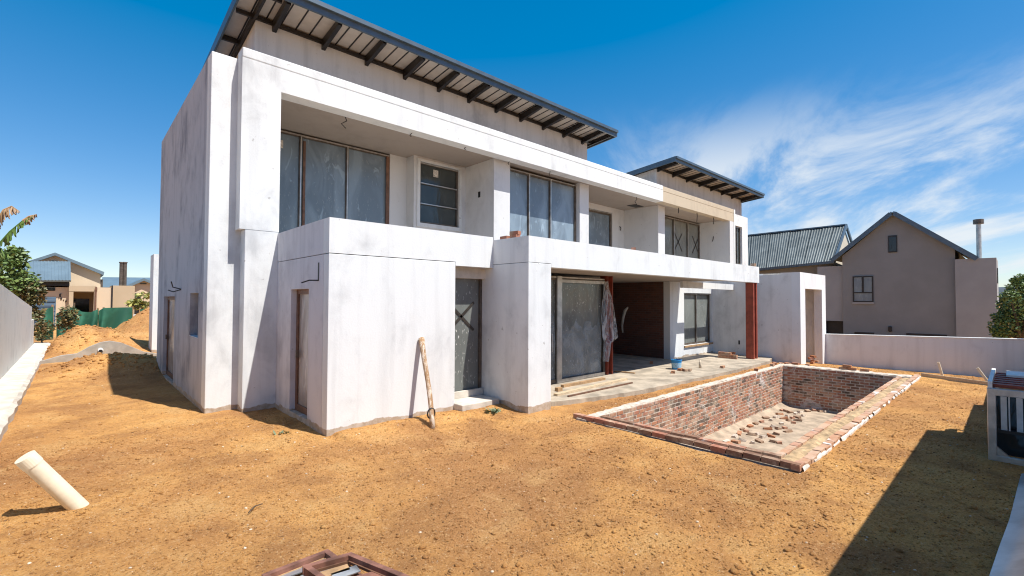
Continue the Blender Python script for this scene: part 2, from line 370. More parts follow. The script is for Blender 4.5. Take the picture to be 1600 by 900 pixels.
# ------------------------------------------------------------------ ground
PX0, PX1, PY0, PY1 = 3.80, 15.0, -5.66, -2.0      # pit cut for the pool (outer faces of its walls)
MOUNDS = [(-2.0, 11.4, .40, 1.1, 1.1), (-1.3, 10.4, .22, .9, 1.2), (-2.9, 11.9, .14, .7, 1.0), (-2.3, 18.0, .98, 1.25, 1.5), (-3.1, 18.6, .28, .7, 1.5),
          (-.2, 22.4, 1.0, 1.4, 2.2), (1.4, 23.2, 1.3, 2.0, 2.6)]
def gz(x, y):
    x = np.asarray(x, float); y = np.asarray(y, float)
    z = .055*fbm(x*.35, y*.35, 3)+.06*fbm(x*1.4+5, y*1.4, 4)+.03*fbm(x*7, y*7+9, 3)
    for cx, cy, h, rx, ry in MOUNDS:
        r2 = ((x-cx)/rx)**2+((y-cy)/ry)**2
        b = np.exp(-r2*.9); z = z+h*b*(1+.45*fbm(x*1.5, y*1.5+3, 4))
    z = z-.085*np.clip(x-15.3, 0, 5)                                   # falls away beyond the pool
    z = z-.015*((y > -2.0) & (y < -.9) & (x > 4) & (x < 15.2))
    z = z*np.clip((x+3.9)/.35, .15, 1)
    z = z+.07*np.exp(-((y+.25)/.35)**2)*((x > .1) & (x < 3.6))         # soil banked against the low block
    far = np.clip((np.hypot(x-5, y-5)-60)/120, 0, 1); z = z*(1-far)
    return z
def axis_pts(a, b, step, lo, hi, extra=()):
    p = list(np.arange(a, b+1e-6, step)); d = step; q = a
    while q > lo: d *= 1.22; q -= d; p.append(q)
    d = step; q = b
    while q < hi: d *= 1.22; q += d; p.append(q)
    p = [v for v in p if all(abs(v-e) > step*.45 for e in extra)]+list(extra)
    return np.array(sorted(p))
xs = axis_pts(-5.2, 9, .055, -2500, 2500, (PX0, PX1)); ys = axis_pts(-7.6, 3.2, .055, -2500, 2500, (PY0, PY1))
xs = np.array(sorted(set(np.round(np.concatenate([xs[(xs <= 9)], np.arange(9.09, 20, .1), xs[xs > 20], [PX1]]), 4))))
ys = np.array(sorted(set(np.round(np.concatenate([ys[(ys <= 3.2)], np.arange(3.3, 25, .11), ys[ys > 25]]), 4))))
XX, YY = np.meshgrid(xs, ys, indexing='ij'); ZZ = gz(XX, YY)
nx, ny = len(xs), len(ys)
idx = np.arange(nx*ny).reshape(nx, ny)
quads = np.stack([idx[:-1, :-1], idx[1:, :-1], idx[1:, 1:], idx[:-1, 1:]], -1).reshape(-1, 4)
mxs = (XX[:-1, :-1]+XX[1:, 1:]).reshape(-1)/2; mys = (YY[:-1, :-1]+YY[1:, 1:]).reshape(-1)/2
keep = ~((mxs > PX0) & (mxs < PX1) & (mys > PY0) & (mys < PY1))
quads = quads[keep]
me = bpy.data.meshes.new('ground'); V = np.stack([XX, YY, ZZ], -1).reshape(-1, 3)
me.vertices.add(len(V)); me.vertices.foreach_set('co', V.ravel()); me.loops.add(quads.size); me.loops.foreach_set('vertex_index', quads.ravel())
me.polygons.add(len(quads)); me.polygons.foreach_set('loop_start', np.arange(0, quads.size, 4)); me.polygons.foreach_set('loop_total', np.full(len(quads), 4))
me.polygons.foreach_set('use_smooth', np.ones(len(quads), bool)); me.update(calc_edges=True); me.validate(); me.materials.append(MAT['soil'])
ground = bpy.data.objects.new('ground', me); COL.objects.link(ground); struct(ground)
def G(x, y): return float(gz(x, y))

# far hills to the right
mb = MB(); pts = []
for i in range(41):
    a = math.radians(-30+i*3); r = 1500; pts.append((CAM[0]+r*math.cos(a), CAM[1]+r*math.sin(a), 8+22*(.5+vnoise(i*.31, 3.3))))
nn = len(pts)
ring = [(p[0], p[1], -2) for p in pts]+pts+[(CAM[0]+(p[0]-CAM[0])*1.35, CAM[1]+(p[1]-CAM[1])*1.35, -2) for p in pts]
mb.add(ring, [(i, i+1, nn+i+1, nn+i) for i in range(nn-1)]+[(nn+i, nn+i+1, 2*nn+i+1, 2*nn+i) for i in range(nn-1)])
MAT['hill'] = plain('blue grey hill', (.10, .13, .16), .95, 0, .2, .01)
struct(mb.build('hills', 'hill', smooth=True))

# ------------------------------------------------------------------ the white house
H = thing('white_house', 'unfinished two-storey white plastered house with flat slabs and lifted metal roofs', 'house', (0, 0, 0))
YM = 2.64
# low block with its parapet
lb = MB()
lb.wall('x', 0, 2.52, -.4, 2.945, 0, .22)
lb.build('low_block_front_wall', 'plaster', H, .008)
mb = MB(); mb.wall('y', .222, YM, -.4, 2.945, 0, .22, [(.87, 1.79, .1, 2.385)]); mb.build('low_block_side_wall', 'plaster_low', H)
mb = MB(); mb.box(2.3, 2.518, .222, .8, -.4, 2.945).box(.04, 3.49, .04, .2, 2.90, 2.99).box(.04, .2, .2, YM, 2.90, 2.99); mb.build('joint_core', 'dark', H)
mb = MB(); mb.wall('x', 0, 3.495, 2.88, 3.535, -.002, .24, [(-.1, 2.522, 2.8, 2.957)]); mb.build('balcony_parapet', 'plaster', H)
mb = MB(); mb.box(-.002, .24, .241, YM-.003, 2.957, 3.535); mb.build('side_parapet', 'plaster_low', H)
mb = MB(); mb.box(.05, 3.74, .25, 4.9, 2.65, 2.88); mb.build('balcony_slab', 'concrete', H)
# pillar and long balcony beam
mb = MB(); mb.box(3.5, 4.16, -1.07, .7, -.4, 2.945); mb.build('pillar', 'plaster', H, .01)
mb = MB(); mb.wall('x', 3.5, 15.68, 2.877, 3.47, -1.072, -.83, [(3.4, 4.16, 2.8, 2.953)]); mb.build('balcony_beam', 'plaster', H)
mb = MB(); mb.box(3.5, 3.74, -.829, -.003, 2.953, 3.47); mb.build('beam_return', 'plaster', H)
mb = MB(); mb.box(3.53, 4.15, -1.04, -.84, 2.9, 2.952).box(3.53, 4.12, -.84, .5, 2.9, 2.952); mb.build('joint_core', 'dark', H)
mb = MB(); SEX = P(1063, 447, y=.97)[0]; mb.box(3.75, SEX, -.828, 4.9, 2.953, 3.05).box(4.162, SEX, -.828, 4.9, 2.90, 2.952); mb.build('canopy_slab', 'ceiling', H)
# main frame
mb = MB(); mb.box(-.60, .012, YM, 3.4, -.4, 3.56); mb.build('frame_leg', 'plaster', H, .01)
mb = MB(); mb.box(-.70, .015, YM-.004, 3.4, 3.562, 6.93).box(.015, 15.35, YM-.004, 3.0, 6.45, 6.93); mb.build('frame_beam', 'plaster', H)
mb = MB(); mb.box(-.70, 15.35, YM-.004, 3.0, 6.938, 7.135); mb.build('frame_coping', 'plaster', H, .02)
mb = MB(); mb.box(-.67, 15.3, YM+.03, 2.98, 6.9, 6.96); mb.build('joint_core', 'dark', H)
mb = MB(); mb.box(15.352, 22.80, YM+.02, 3.0, 6.45, 6.90); mb.build('raw_beam', 'plaster_raw', H)
mb = MB(); mb.box(15.352, 22.80, YM+.015, 3.0, 6.906, 7.12); mb.build('raw_coping', 'plaster_raw', H, .015)
# left fin and long side wall
mb = MB(); mb.box(-1.15, -.585, 2.99, 3.35, -.4, 7.02); mb.build('fin', 'plaster', H, .012)
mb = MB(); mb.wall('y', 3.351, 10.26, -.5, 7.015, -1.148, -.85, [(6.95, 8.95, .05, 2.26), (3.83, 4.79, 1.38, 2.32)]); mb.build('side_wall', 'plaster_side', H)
mb = MB(); mb.box(-.849, 24.7, 9.96, 10.258, -.5, 7.0); mb.build('rear_wall', 'plaster', H)
mb = MB(); mb.box(-.849, 24.5, 3.42, 9.955, 6.72, 6.86); mb.build('flat_roof', 'concrete', H)
mb = MB(); mb.box(-.82, .1, 8.93, 9.94, -.3, 6.7).box(-.80, -.75, 6.9, 9.0, -.1, 2.4); mb.box(-.80, -.75, 3.7, 4.9, 1.2, 2.5); mb.build('dark_backing', 'dark', H)  # near-black boxes added behind the openings, painting the unlit rooms dark
# balcony ceiling and back walls
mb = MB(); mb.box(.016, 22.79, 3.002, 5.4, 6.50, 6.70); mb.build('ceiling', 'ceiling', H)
def hwall(name, mat, *boxes):
    m_ = MB()
    for bxx in boxes: m_.box(*bxx)
    return m_.build(name, mat, H)
hwall('balcony_back_wall', 'plaster_in', (3.72, 4.28, 4.95, 5.2, 2.88, 6.498))
mb = MB(); mb.wall('x', 4.282, 6.2, 2.88, 6.498, 4.53, 5.2, [(4.48, 5.93, 4.50, 6.36)]); mb.build('bathroom_wall', 'plaster_in', H)
mb = MB(); mb.wall('x', 4.38, 6.03, 4.38, 6.43, 4.49, 4.528, [(4.481, 5.929, 4.501, 6.359)]); mb.build('window_surround', 'plaster', H)
hwall('partition', 'plaster_in', (6.2, 6.86, 3.12, 5.2, 2.88, 6.497))
hwall('pier', 'plaster_in', (10.40, 10.93, 3.2, 5.3, 2.9, 6.497))
mb = MB(); mb.wall('x', 10.932, 16.1, 2.9, 6.498, 5.1, 5.38, [(11.3, 15.15, 2.95, 6.25)]); mb.build('balcony_back_wall', 'plaster_in', H)
hwall('partition', 'plaster_in', (16.102, 16.68, 3.3, 5.38, 2.9, 6.497))
hwall('balcony_back_wall', 'plaster_in', (22.30, 22.798, 2.662, 4.6, 2.9, 6.498))
hwall('frame_post', 'plaster', (22.801, 22.96, 2.64, 3.1, 2.2, 7.12))
# right tall block with slot window
mb = MB(); mb.wall('x', 22.962, 24.74, -.4, 6.90, 2.66, 2.95, [(23.0, 23.93, 4.2, 6.28)]); mb.build('end_block', 'plaster', H)
hwall('end_block_side', 'plaster', (24.45, 24.739, 2.951, 9.95, -.4, 6.895))
# lower floor, back of the covered patio
bw = MB(); bw.box(P(1047, 500, y=.97)[0], P(1047, 500, y=.97)[0]+.22, P(1037, 500, x=P(1047, 500, y=.97)[0])[1]+.002, 5.6, 0, 2.898); BRICKWALL = None
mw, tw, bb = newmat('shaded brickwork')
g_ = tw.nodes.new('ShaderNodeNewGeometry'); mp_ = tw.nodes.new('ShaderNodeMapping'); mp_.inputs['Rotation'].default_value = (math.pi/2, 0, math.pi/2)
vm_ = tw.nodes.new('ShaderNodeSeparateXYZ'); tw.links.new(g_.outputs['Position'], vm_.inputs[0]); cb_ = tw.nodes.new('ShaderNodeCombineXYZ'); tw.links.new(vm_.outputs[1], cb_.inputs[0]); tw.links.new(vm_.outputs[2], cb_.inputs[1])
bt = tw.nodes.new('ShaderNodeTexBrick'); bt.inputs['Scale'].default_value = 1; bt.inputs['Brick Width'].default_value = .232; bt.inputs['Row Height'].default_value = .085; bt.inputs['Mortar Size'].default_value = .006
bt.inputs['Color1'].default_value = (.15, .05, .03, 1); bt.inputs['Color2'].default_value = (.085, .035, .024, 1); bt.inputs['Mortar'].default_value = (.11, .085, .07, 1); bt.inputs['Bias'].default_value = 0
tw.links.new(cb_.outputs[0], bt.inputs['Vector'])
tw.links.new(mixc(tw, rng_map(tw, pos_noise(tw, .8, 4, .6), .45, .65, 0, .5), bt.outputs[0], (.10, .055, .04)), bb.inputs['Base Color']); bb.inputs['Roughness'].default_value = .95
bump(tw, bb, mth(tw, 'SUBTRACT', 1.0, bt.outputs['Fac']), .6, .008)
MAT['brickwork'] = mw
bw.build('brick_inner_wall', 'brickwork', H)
WX, WY = 16.3, .97
PXL = P(1047, 500, y=WY)[0]; SE = P(1063, 447, y=WY)[0]
hwall('pier_face', 'plaster_in', (PXL, PXL+.24, WY, P(1037, 500, x=PXL)[1], -.2, 2.898))
mb = MB(); mb.wall('x', PXL+.241, WX, -.2, 2.898, WY, WY+.3, [(P(1069, 500, y=WY)[0], WX-.08, .5, 2.5)]); mb.build('patio_window_wall', 'plaster', H)
hwall('lintel_band', 'plaster', (P(1067, 448, y=.09)[0], WX-.002, .09, .19, 2.64, 2.86))
hwall('roof_over_lower_rooms', 'concrete', (SE+.01, 22.3, WY+.31, 4.9, 2.70, 2.87))
hwall('covered_patio_back_wall', 'plaster_in', (4.17, PXL-.01, 5.0, 5.3, 0, 2.898))
hwall('fill_wall', 'plaster', (4.17, 5.2, .55, .8, 0, 2.898))
hwall('long_side_wall', 'plaster_portal', (WX, WX+.28, -1.6, 5.2, -.5, 3.19))
# portal at the end of the garden wall
pf = P(1250, 425, x=WX)[1]
xo0, xo1, xr = P(1258, 451, y=pf)[0], P(1284, 452, y=pf)[0], P(1289.5, 430, y=pf)[0]; zt = P(1250, 425, x=WX)[2]; zo = P(1258, 451, y=pf)[2]
PT = H
mb = MB(); mb.wall('x', WX, xr, -.7, zt, pf, pf+.28, [(xo0, xo1, -.8, zo)]); mb.build('portal_front', 'plaster_nb', H)
hwall('portal_side', 'plaster_portal', (WX+.001, WX+.28, pf+.281, -1.601, -.7, zt-.002))
hwall('portal_back', 'plaster_portal', (WX+.28, xr, -.9, -.7, -.7, zt-.004), (xr-.25, xr-.001, pf+.281, -.901, -.7, zt-.004))
hwall('portal_roof', 'concrete', (WX+.28, xr-.25, pf+.281, -.9, 3.0, zt-.006))

# clerestories and roofs
def clerestory(x0, x1, ya=3.5, yb=8.4):
    zt_ = lambda y: 8.335-.1*(y-2.5)
    m_ = MB(); m_.prism([(ya, 6.75), (yb, 6.75), (yb, zt_(yb)), (ya, zt_(ya))], 'x', x0, x1); m_.build('clerestory_wall', 'plaster_clear', H)
def lifted_roof(x0, x1, nraft, xr0, xr1):
    top = lambda y: 8.47-.1*(y-2.5)
    r = MB(); r.prism([(2.46, top(2.46)+.012), (9.0, top(9.0)+.012), (9.0, top(9)+.002), (2.46, top(2.46)+.002)], 'x', x0+.02, x1-.02)
    R = r.build('metal_roof', 'roof_top', H)
    # pan sheets seen from below, one by one, with a dark seam between
    n = int((x1-x0)/.302); wdt = (x1-x0-.06)/n
    sm = MB(); sm.prism([(2.50, top(2.5)-.004), (9.0, top(9)-.004), (9.0, top(9)-.03), (2.5, top(2.5)-.03)], 'x', -wdt/2+.014, wdt/2-.014)
    sme = sm.mesh('roof_sheet', 'roof_under')
    for i in range(n): inst(sme, 'roof_sheet', (x0+.03+wdt*(i+.5), 0, 0), parent=R)
    m_ = MB()
    for i in range(n+1):
        xx_ = x0+.03+wdt*i; m_.prism([(2.5, top(2.5)-.003), (9, top(9)-.003), (9, top(9)-.045), (2.5, top(2.5)-.045)], 'x', xx_-.012, xx_+.012)
    m_.build('seam', 'black', R)
    # rafters: deep at the wall, tapering outwards
    rm = MB(); rm.prism([(2.53, top(2.53)-.05), (3.498, top(3.5)-.05), (3.498, 8.09), (3.40, 8.12), (2.53, 8.27)], 'x', -.045, .045)
    rme = rm.mesh('rafter', 'black')
    for i in range(nraft): inst(rme, 'rafter', (xr0+(xr1-xr0)*i/(nraft-1), 0, 0), parent=R)
    b = MB(); b.box(x0+.05, x1-.05, 3.44, 3.497, 8.215, 8.30); b.build('wall_plate', 'black', R)
    f = MB(); f.box(x0, x1, 2.40, 2.458, 8.27, 8.487); f.build('fascia', 'fascia', R)
    f = MB(); f.box(x0-.01, x1+.01, 2.33, 2.40, 8.40, 8.495); f.build('gutter_lip', 'fascia', R)
    for xx_ in (x0-.04, x1+.001):
        f = MB(); f.prism([(2.40, 8.495), (9.0, top(9)+.025), (9.0, top(9)-.2), (2.40, 8.275)], 'x', xx_, xx_+.039); f.build('gable_fascia', 'fascia', R)
    for yy in (2.62, 4.6, 6.4, 8.2):
        m_ = MB(); m_.box(x0+.001, xr0-.1, yy, yy+.06, top(yy)-.16, top(yy)-.05); m_.build('outrigger', 'black', R)
    return R
clerestory(-.28, 11.22); clerestory(16.32, 26.1)
R1 = lifted_roof(-.70, 11.57, 11, .10, 12.08-1.19)
mb = MB(); mb.prism([(2.53, 8.42), (9.0, 7.77), (9.0, 7.60), (2.53, 8.27)], 'x', -.34, -.285); mb.build('edge_rafter', 'black', R1)
mb = MB(); mb.prism([(2.53, 8.42), (9.0, 7.77), (9.0, 7.60), (2.53, 8.27)], 'x', 11.40, 11.45); mb.build('edge_rafter', 'black', R1)
R2 = lifted_roof(16.02, 26.5, 8, 16.42, 26.0)

# windows ------------------------------------------------------------
def xpane(W, x0, x1, z0, z1, y, mat, name='pane'):
    m_ = MB(); m_.box(x0, x1, y, y+.012, z0, z1); return m_.build(name, mat, W)
def window(x0, x1, z0, z1, y, mull, mats, frame='alu', fw=.07, depth=.09, hbars=(), bar='alu_pale', parent=None, name='window'):
    xs_ = [x0]+list(mull)+[x1]; ops = []
    zs_ = [z0]+list(hbars)+[z1]
    for i in range(len(xs_)-1):
        for j in range(len(zs_)-1):
            ops.append((xs_[i]+(fw if i == 0 else fw*.5), xs_[i+1]-(fw if i == len(xs_)-2 else fw*.5), zs_[j]+(fw if j == 0 else fw*.3), zs_[j+1]-(fw if j == len(zs_)-2 else fw*.3)))
    m_ = MB(); m_.wall('x', x0, x1, z0, z1, y, y+depth, ops); W = m_.build(name, frame, parent or H)
    for k, o in enumerate(ops):
        xpane(W, o[0]-.01, o[1]+.01, o[2]-.01, o[3]+.01, y+depth*.55, mats[k % len(mats)] if isinstance(mats, (list, tuple)) else mats)
    for xm in mull:
        b = MB(); b.box(xm-fw*.22, xm+fw*.22, y-.025, y-.001, z0+.02, z1-.02); b.build('mullion_cap', bar, W)
    b = MB(); b.box(x0+.02, x1-.02, y-.02, y-.001, z1-.045, z1-.01); b.build('head_trim', bar, W)
    return W
def xtape(W, xa, xb, za, zb, y):
    for p, q in (((xa, za), (xb, zb)), ((xa, zb), (xb, za))):
        b = MB(); b.bar((p[0], y, p[1]), (q[0], y, q[1]), .006, .055, (0, 0, 1)); b.build('tape', 'tape', W)
WB = window(.02, 3.72, 2.9, 6.46, 4.97, (1.2, 2.44), 'film')
b = MB(); b.box(1.25, 1.31, 4.93, 4.968, 2.9, 6.3); b.build('timber_strip', 'rust_frame', WB)
b = MB(); b.box(3.60, 3.70, 4.93, 4.968, 2.9, 6.4); b.build('timber_strip', 'rust_frame', WB)
b = MB(); b.box(.58, .78, 5.009, 5.017, 6.02, 6.22); b.build('sticker', 'paper', WB)
b = MB(); b.box(.6, .72, 5.009, 5.017, 5.93, 6.01); b.build('sticker', 'paper', WB)
WS = window(4.485, 5.925, 4.505, 6.355, 4.58, (), 'glass', hbars=(5.10, 5.72), fw=.055)
for hz in (5.10, 5.72):
    b = MB(); b.box(4.53, 5.88, 4.555, 4.578, hz-.015, hz+.015); b.build('glazing_bar', 'alu_pale', WS)
b = MB(); b.box(5.02, 5.2, 4.617, 4.626, 6.0, 6.22); b.build('sticker', 'paper', WS)
W2 = window(6.865, 10.395, 2.95, 6.42, 3.36, (7.95, 9.0), 'film', fw=.09)
W3 = window(11.302, 15.148, 2.96, 6.24, 5.14, (12.6,), 'film', frame='alu', fw=.12)
W4 = window(16.69, 22.295, 2.95, 6.44, 4.3, (19.4, 20.9), ['glass_grey'], fw=.1, bar='alu_pale')
W4T = [[P(u, 380, y=4.33)[0] for u in q] for q in ((1054, 1066), (1082, 1092))]
for q in W4T: xtape(W4, q[0], q[1], P(1060, 392, y=4.33)[2], P(1060, 364, y=4.33)[2], 4.335)
W5 = window(23.005, 23.925, 4.205, 6.275, 2.76, (23.45,), 'glass')
W6 = window(2.522, 3.498, .2, 2.878, .36, (), 'glass_speck', frame='alu', fw=.06)
xtape(W6, 2.63, 3.30, 1.55, 2.15, .395)
b = MB(); b.box(2.535, 3.49, .28, .358, .17, .30); b.build('sill', 'concrete', W6)
mb = MB(); mb.box(2.50, 3.46, -.28, .55, -.3, .165); mb.build('doorstep', 'concrete', H, .015)
WSL = window(4.165, 8.09, .085, 2.82, .44, (6.1,), ['glass_speck', 'glass_speck'], frame='alu', fw=.1, bar='alu_pale')
b = MB(); b.box(6.02, 6.2, .40, .438, .085, 2.82); b.build('slider_stile', 'alu_pale', WSL)
b = MB(); b.box(6.2, 8.06, .405, .438, .085, .17); b.build('bottom_rail', 'alu_pale', WSL)
b = MB(); b.box(6.2, 8.06, .405, .438, 2.66, 2.74); b.build('top_rail', 'alu_pale', WSL)
b = MB(); b.box(7.98, 8.07, .405, .438, .17, 2.66); b.build('slider_stile', 'black', WSL)
for (xa, xb, zt1_) in ((4.28, 6.0, 1.75), (6.22, 7.96, 1.55)):
    m_ = MB(); vs = []
    for i in range(25):
        for j in range(13):
            t = j/12; zz = .18+(zt1_-.18+.12*math.sin(i*.9)+.06*math.sin(i*2.3))*t
            vs.append((xa+(xb-xa)*i/24, .468+.012*math.sin(i*1.3+j*.7)+.008*math.sin(i*.5-j*1.9), zz))
    m_.add(vs, [(i*13+j, (i+1)*13+j, (i+1)*13+j+1, i*13+j+1) for i in range(24) for j in range(12)]); m_.build('plastic_film', 'film_sheet', WSL, smooth=True)
b = MB(); b.box(5.76, 5.80, .36, .437, .9, 1.35); b.build('handle', 'alu_pale', WSL)
W7X = P(1069, 500, y=WY)[0]; W7 = window(W7X+.002, WX-.082, .502, 2.498, WY+.08, (P(1091, 500, y=WY)[0],), ['glass_grey', 'glass_grey'], frame='alu', fw=.07)
b = MB(); b.box(W7X-.03, WX-.05, WY-.05, WY-.002, .43, .495); b.build('sill', 'timber2', W7)
# side doors
def side_door(y0, y1, z0, z1, x, panemat, name, n=1):
    m_ = MB(); m_.wall('y', y0, y1, z0, z1, x, x+.07, [(y0+.09, y1-.09, z0+.12, z1-.09)]); D = m_.build(name, 'rust_frame', H)
    m_ = MB(); m_.box(x+.03, x+.045, y0+.085, y1-.085, z0+.115, z1-.085); m_.build('plastic_covered_panel', panemat, D)
    m_ = MB(); m_.box(x-.05, x-.001, y1-.17, y1-.13, z0+1.0, z0+1.13); m_.build('handle', 'alu', D)
    return D
MAT['doorfilm'] = glassmat('plastic wrapped door', (.30, .26, .23), (.55, .52, .49), 1.0, 0, .25)
side_door(.872, 1.788, .105, 2.383, .10, 'doorfilm', 'door')
side_door(6.952, 8.948, .055, 2.258, -1.06, 'doorfilm', 'door')
b = MB(); b.box(-1.0, -.97, 3.832, 4.788, 1.382, 2.318); b.build('window', 'glass_dark', H)
b = MB(); b.box(-1.147, -.9, 3.832, 4.788, 1.385, 1.40); b.build('window_sill', 'plaster', H)
# electrical leftovers: wires, hooks, sockets
def wire(pts, r=.012, name='wire'):
    m_ = MB(); m_.tube(pts, r, 5); return m_.build(name, 'black', H)
for (u, v, ln) in ((538, 180, .30), (642, 205, .14), (727, 227, .12), (795, 250, .14), (859, 265, .2), (994, 306, .35)):
    p = P(u, v, z=6.5); s_ = .06 if ln > .25 else .02
    wire([(p[0], p[1], 6.51), (p[0]+s_, p[1], 6.5-ln*.4), (p[0]-s_, p[1]+.02, 6.5-ln*.7), (p[0]+s_*.6, p[1], 6.5-ln)])
for (u, v, ln) in ((1060, 321, .25), (1089, 333, .45), (1115, 342, .35)):
    p = P(u, v, y=2.85); wire([(p[0], 2.85, 6.46), (p[0]+.03, 2.85, 6.3), (p[0]-.02, 2.85, 6.46-ln)], .018)
p = P(993, 322, z=6.49); mb = MB(); mb.box(p[0]-.35, p[0]+.35, p[1]-.2, p[1]+.2, 6.485, 6.499); mb.build('light_recess', 'dark', H)
for (u, v, xx_) in ((749, 304, 6.2), ):
    p = P(u, v, x=xx_); mb = MB(); mb.box(xx_-.012, xx_-.001, p[1]-.05, p[1]+.05, p[2]-.09, p[2]+.09); mb.build('switch_box', 'dark', H)
p = P(968, 357, y=5.1); wire([(p[0], 5.09, p[2]+.1), (p[0]+.03, 5.04, p[2]), (p[0], 5.05, p[2]-.1)], .02)
p = P(1115, 373, x=22.3); wire([(22.28, p[1], p[2]+.12), (22.22, p[1], p[2]-.05), (22.25, p[1]+.05, p[2]-.15)], .022)
p = P(498, 425, x=0); mb = MB(); mb.box(-.008, -.001, p[1]-.02, p[1]+.02, p[2]-.15, p[2]+.16); mb.build('conduit_chase', 'dark', H)
wire([(-.005, p[1], p[2]-.14), (-.12, p[1]+.1, p[2]-.14), (-.2, p[1]+.22, p[2]-.18)], .012)
p = P(283, 452, x=-1.15); wire([(-1.14, p[1], p[2]), (-1.3, p[1]+.1, p[2]+.05), (-1.34, p[1]+.05, p[2]+.18)], .014); wire([(-1.14, p[1], p[2]), (-1.28, p[1]+.2, p[2]-.06), (-1.36, p[1]+.35, p[2]-.02)], .014)
p = P(1155, 535, x=WX); mb = MB(); mb.box(WX-.01, WX-.001, p[1]-.03, p[1]+.03, p[2]-.08, p[2]+.08); mb.build('switch_box', 'dark', H)
mb = MB(); mb.tube([tuple(P(u, v, x=PXL-.012)) for u, v in ((981, 480), (977, 485), (974, 495), (972, 508), (973, 520))], [.03, .07, .06, .05, .03], 6); mb.build('plaster_smear', 'concrete', H, smooth=True)
# red oxide steel columns holding the canopy
mb = MB(); mb.box(15.14, 15.25, -1.05, -.78, -.1, 2.876).box(15.42, 15.53, -1.05, -.78, -.1, 2.876).box(15.25, 15.42, -.90, -.86, -.1, 2.876)
mb.build('steel_column', 'redoxide', H)
mb = MB(); mb.box(15.15, 15.6, -1.1, -.62, -.35, .02); mb.build('column_footing', 'cement', H, .03)
mb = MB(); mb.box(8.13, 8.155, .36, .62, .085, 2.899).box(8.36, 8.385, .36, .62, .085, 2.899).box(8.155, 8.36, .48, .50, .085, 2.899)
mb.build('steel_column', 'redoxide', H)
# rear white volume behind the side wall
mb = MB(); mb.box(-.72, 2.5, 16, 17.1, -.5, 3.99); mb.build('rear_block', 'plaster', H)
# patio slab with a rough front edge
mb = MB(); poly = []
fr = [(4.165, -.90), (5.0, -1.12), (6.0, -1.36), (6.8, -1.48), (8, -1.53), (9.5, -1.57), (11, -1.62), (12.5, -1.66), (13.8, -1.66), (15.0, -1.6), (15.70, -1.45), (16.28, -1.3)]
for i in range(len(fr)-1):
    for k in range(6):
        t = k/6; poly.append((fr[i][0]*(1-t)+fr[i+1][0]*t, fr[i][1]*(1-t)+fr[i+1][1]*t+random.uniform(-.025, .025)))
poly += [fr[-1], (16.28, 5.0), (4.165, 5.0)]
mb.prism(poly, 'z', -.3, .075); struct(mb.build('patio', 'patio'))

# ------------------------------------------------------------------ swimming pool of bricks
POOL = thing('swimming_pool', 'half-built brick swimming pool sunk in the soil with low brick rim', 'pool', (9, -3.7, -1.3))
IX0, IX1, IY0, IY1, FZ = 4.42, 14.45, -5.2, -2.22, -1.28
mb = MB(); mb.box(PX0+.02, PX1, IY1-.003, PY1-.01, FZ-.2, .03); mb.build('rear_wall_core', 'mortar', POOL)
mb = MB(); mb.box(IX1-.003, PX1-.01, PY0+.01, IY1-.004, FZ-.2, .03); mb.build('end_wall_core', 'mortar', POOL)
mb = MB(); mb.box(PX0+.01, IX0-.012, PY0+.01, IY1+.011, FZ-.2, -.02); mb.build('near_wall_core', 'mortar', POOL)
mb = MB(); mb.box(IX0-.011, IX1+.011, PY0+.01, IY0-.012, FZ-.2, -.02); mb.build('front_wall_core', 'mortar', POOL)
# floor with settled dirt
fx = np.linspace(IX0-.01, IX1, 70); fy = np.linspace(IY0-.01, IY1, 26); mb = MB(); vs = []
for a in fx:
    for c in fy:
        e = max(0, 1-(IY1-c)/.35); vs.append((a, c, FZ+.10*e*e+.05*float(fbm(a*1.5, c*1.5, 4))+.12*max(0, 1-(a-IX0)/3)))
mb.add(vs, [(i*26+j, (i+1)*26+j, (i+1)*26+j+1, i*26+j+1) for i in range(69) for j in range(25)])
mb.build('pool_floor', 'poolfloor', POOL, smooth=True)
def brickmesh(l, d, h, mat, ch=.006):
    m_ = MB(); m_.box(-l/2, l/2, -d/2, d/2, -h/2, h/2); me_ = m_.mesh('brick', mat); return me_
LB, HB, GAP = .205, .060, .028
wallme = [brickmesh(LB, .05, HB, b_) for b_ in BR]; halfme = [brickmesh(.105, .05, HB, b_) for b_ in BR]
wallme_y = [brickmesh(.05, LB, HB, b_) for b_ in BR]
def pick(): return int(rng.choice(5, p=BRW))
items = []
ncourse = int((.03-FZ)/.085)
for c in range(ncourse):
    z = .03-.045-c*.085; off = 0 if c % 2 else .117
    x = IX0-.2+off
    while x < IX1-.02:
        x1_ = min(x+LB, IX1); l = x1_-x
        if l > .05: items.append(('r', x+l/2, IY1+.015+random.uniform(-.004, .004), z+random.uniform(-.004, .004), l, pick()))
        x += LB+GAP
    y = IY1-.02-off
    while y > IY0:
        y0_ = max(y-LB, IY0-.1); l = y-y0_
        if l > .05: items.append(('e', IX1+.015+random.uniform(-.004, .004), y-l/2, z+random.uniform(-.004, .004), l, pick()))
        y -= LB+GAP
near = sorted([i for i, q in enumerate(items) if q[0] == 'r'], key=lambda i: items[i][1])[:165]
nearset = set(near); stuffm = MB(); stuffe = MB()
for i, (k, x, y, z, l, c) in enumerate(items):
    if i in nearset:
        o = inst(wallme[c], 'brick', (x, y, z), sc=(l/LB, 1, 1), parent=POOL)
    elif k == 'r': stuffm.m = c; stuffm.box(x-l/2, x+l/2, y-.025, y+.025, z-HB/2, z+HB/2)
    else: stuffe.m = c; stuffe.box(x-.025, x+.025, y-l/2, y+l/2, z-HB/2, z+HB/2)
struct(stuffm.build('rear_wall_bricks', BR, POOL), 'stuff'); struct(stuffe.build('end_wall_bricks', BR, POOL), 'stuff')
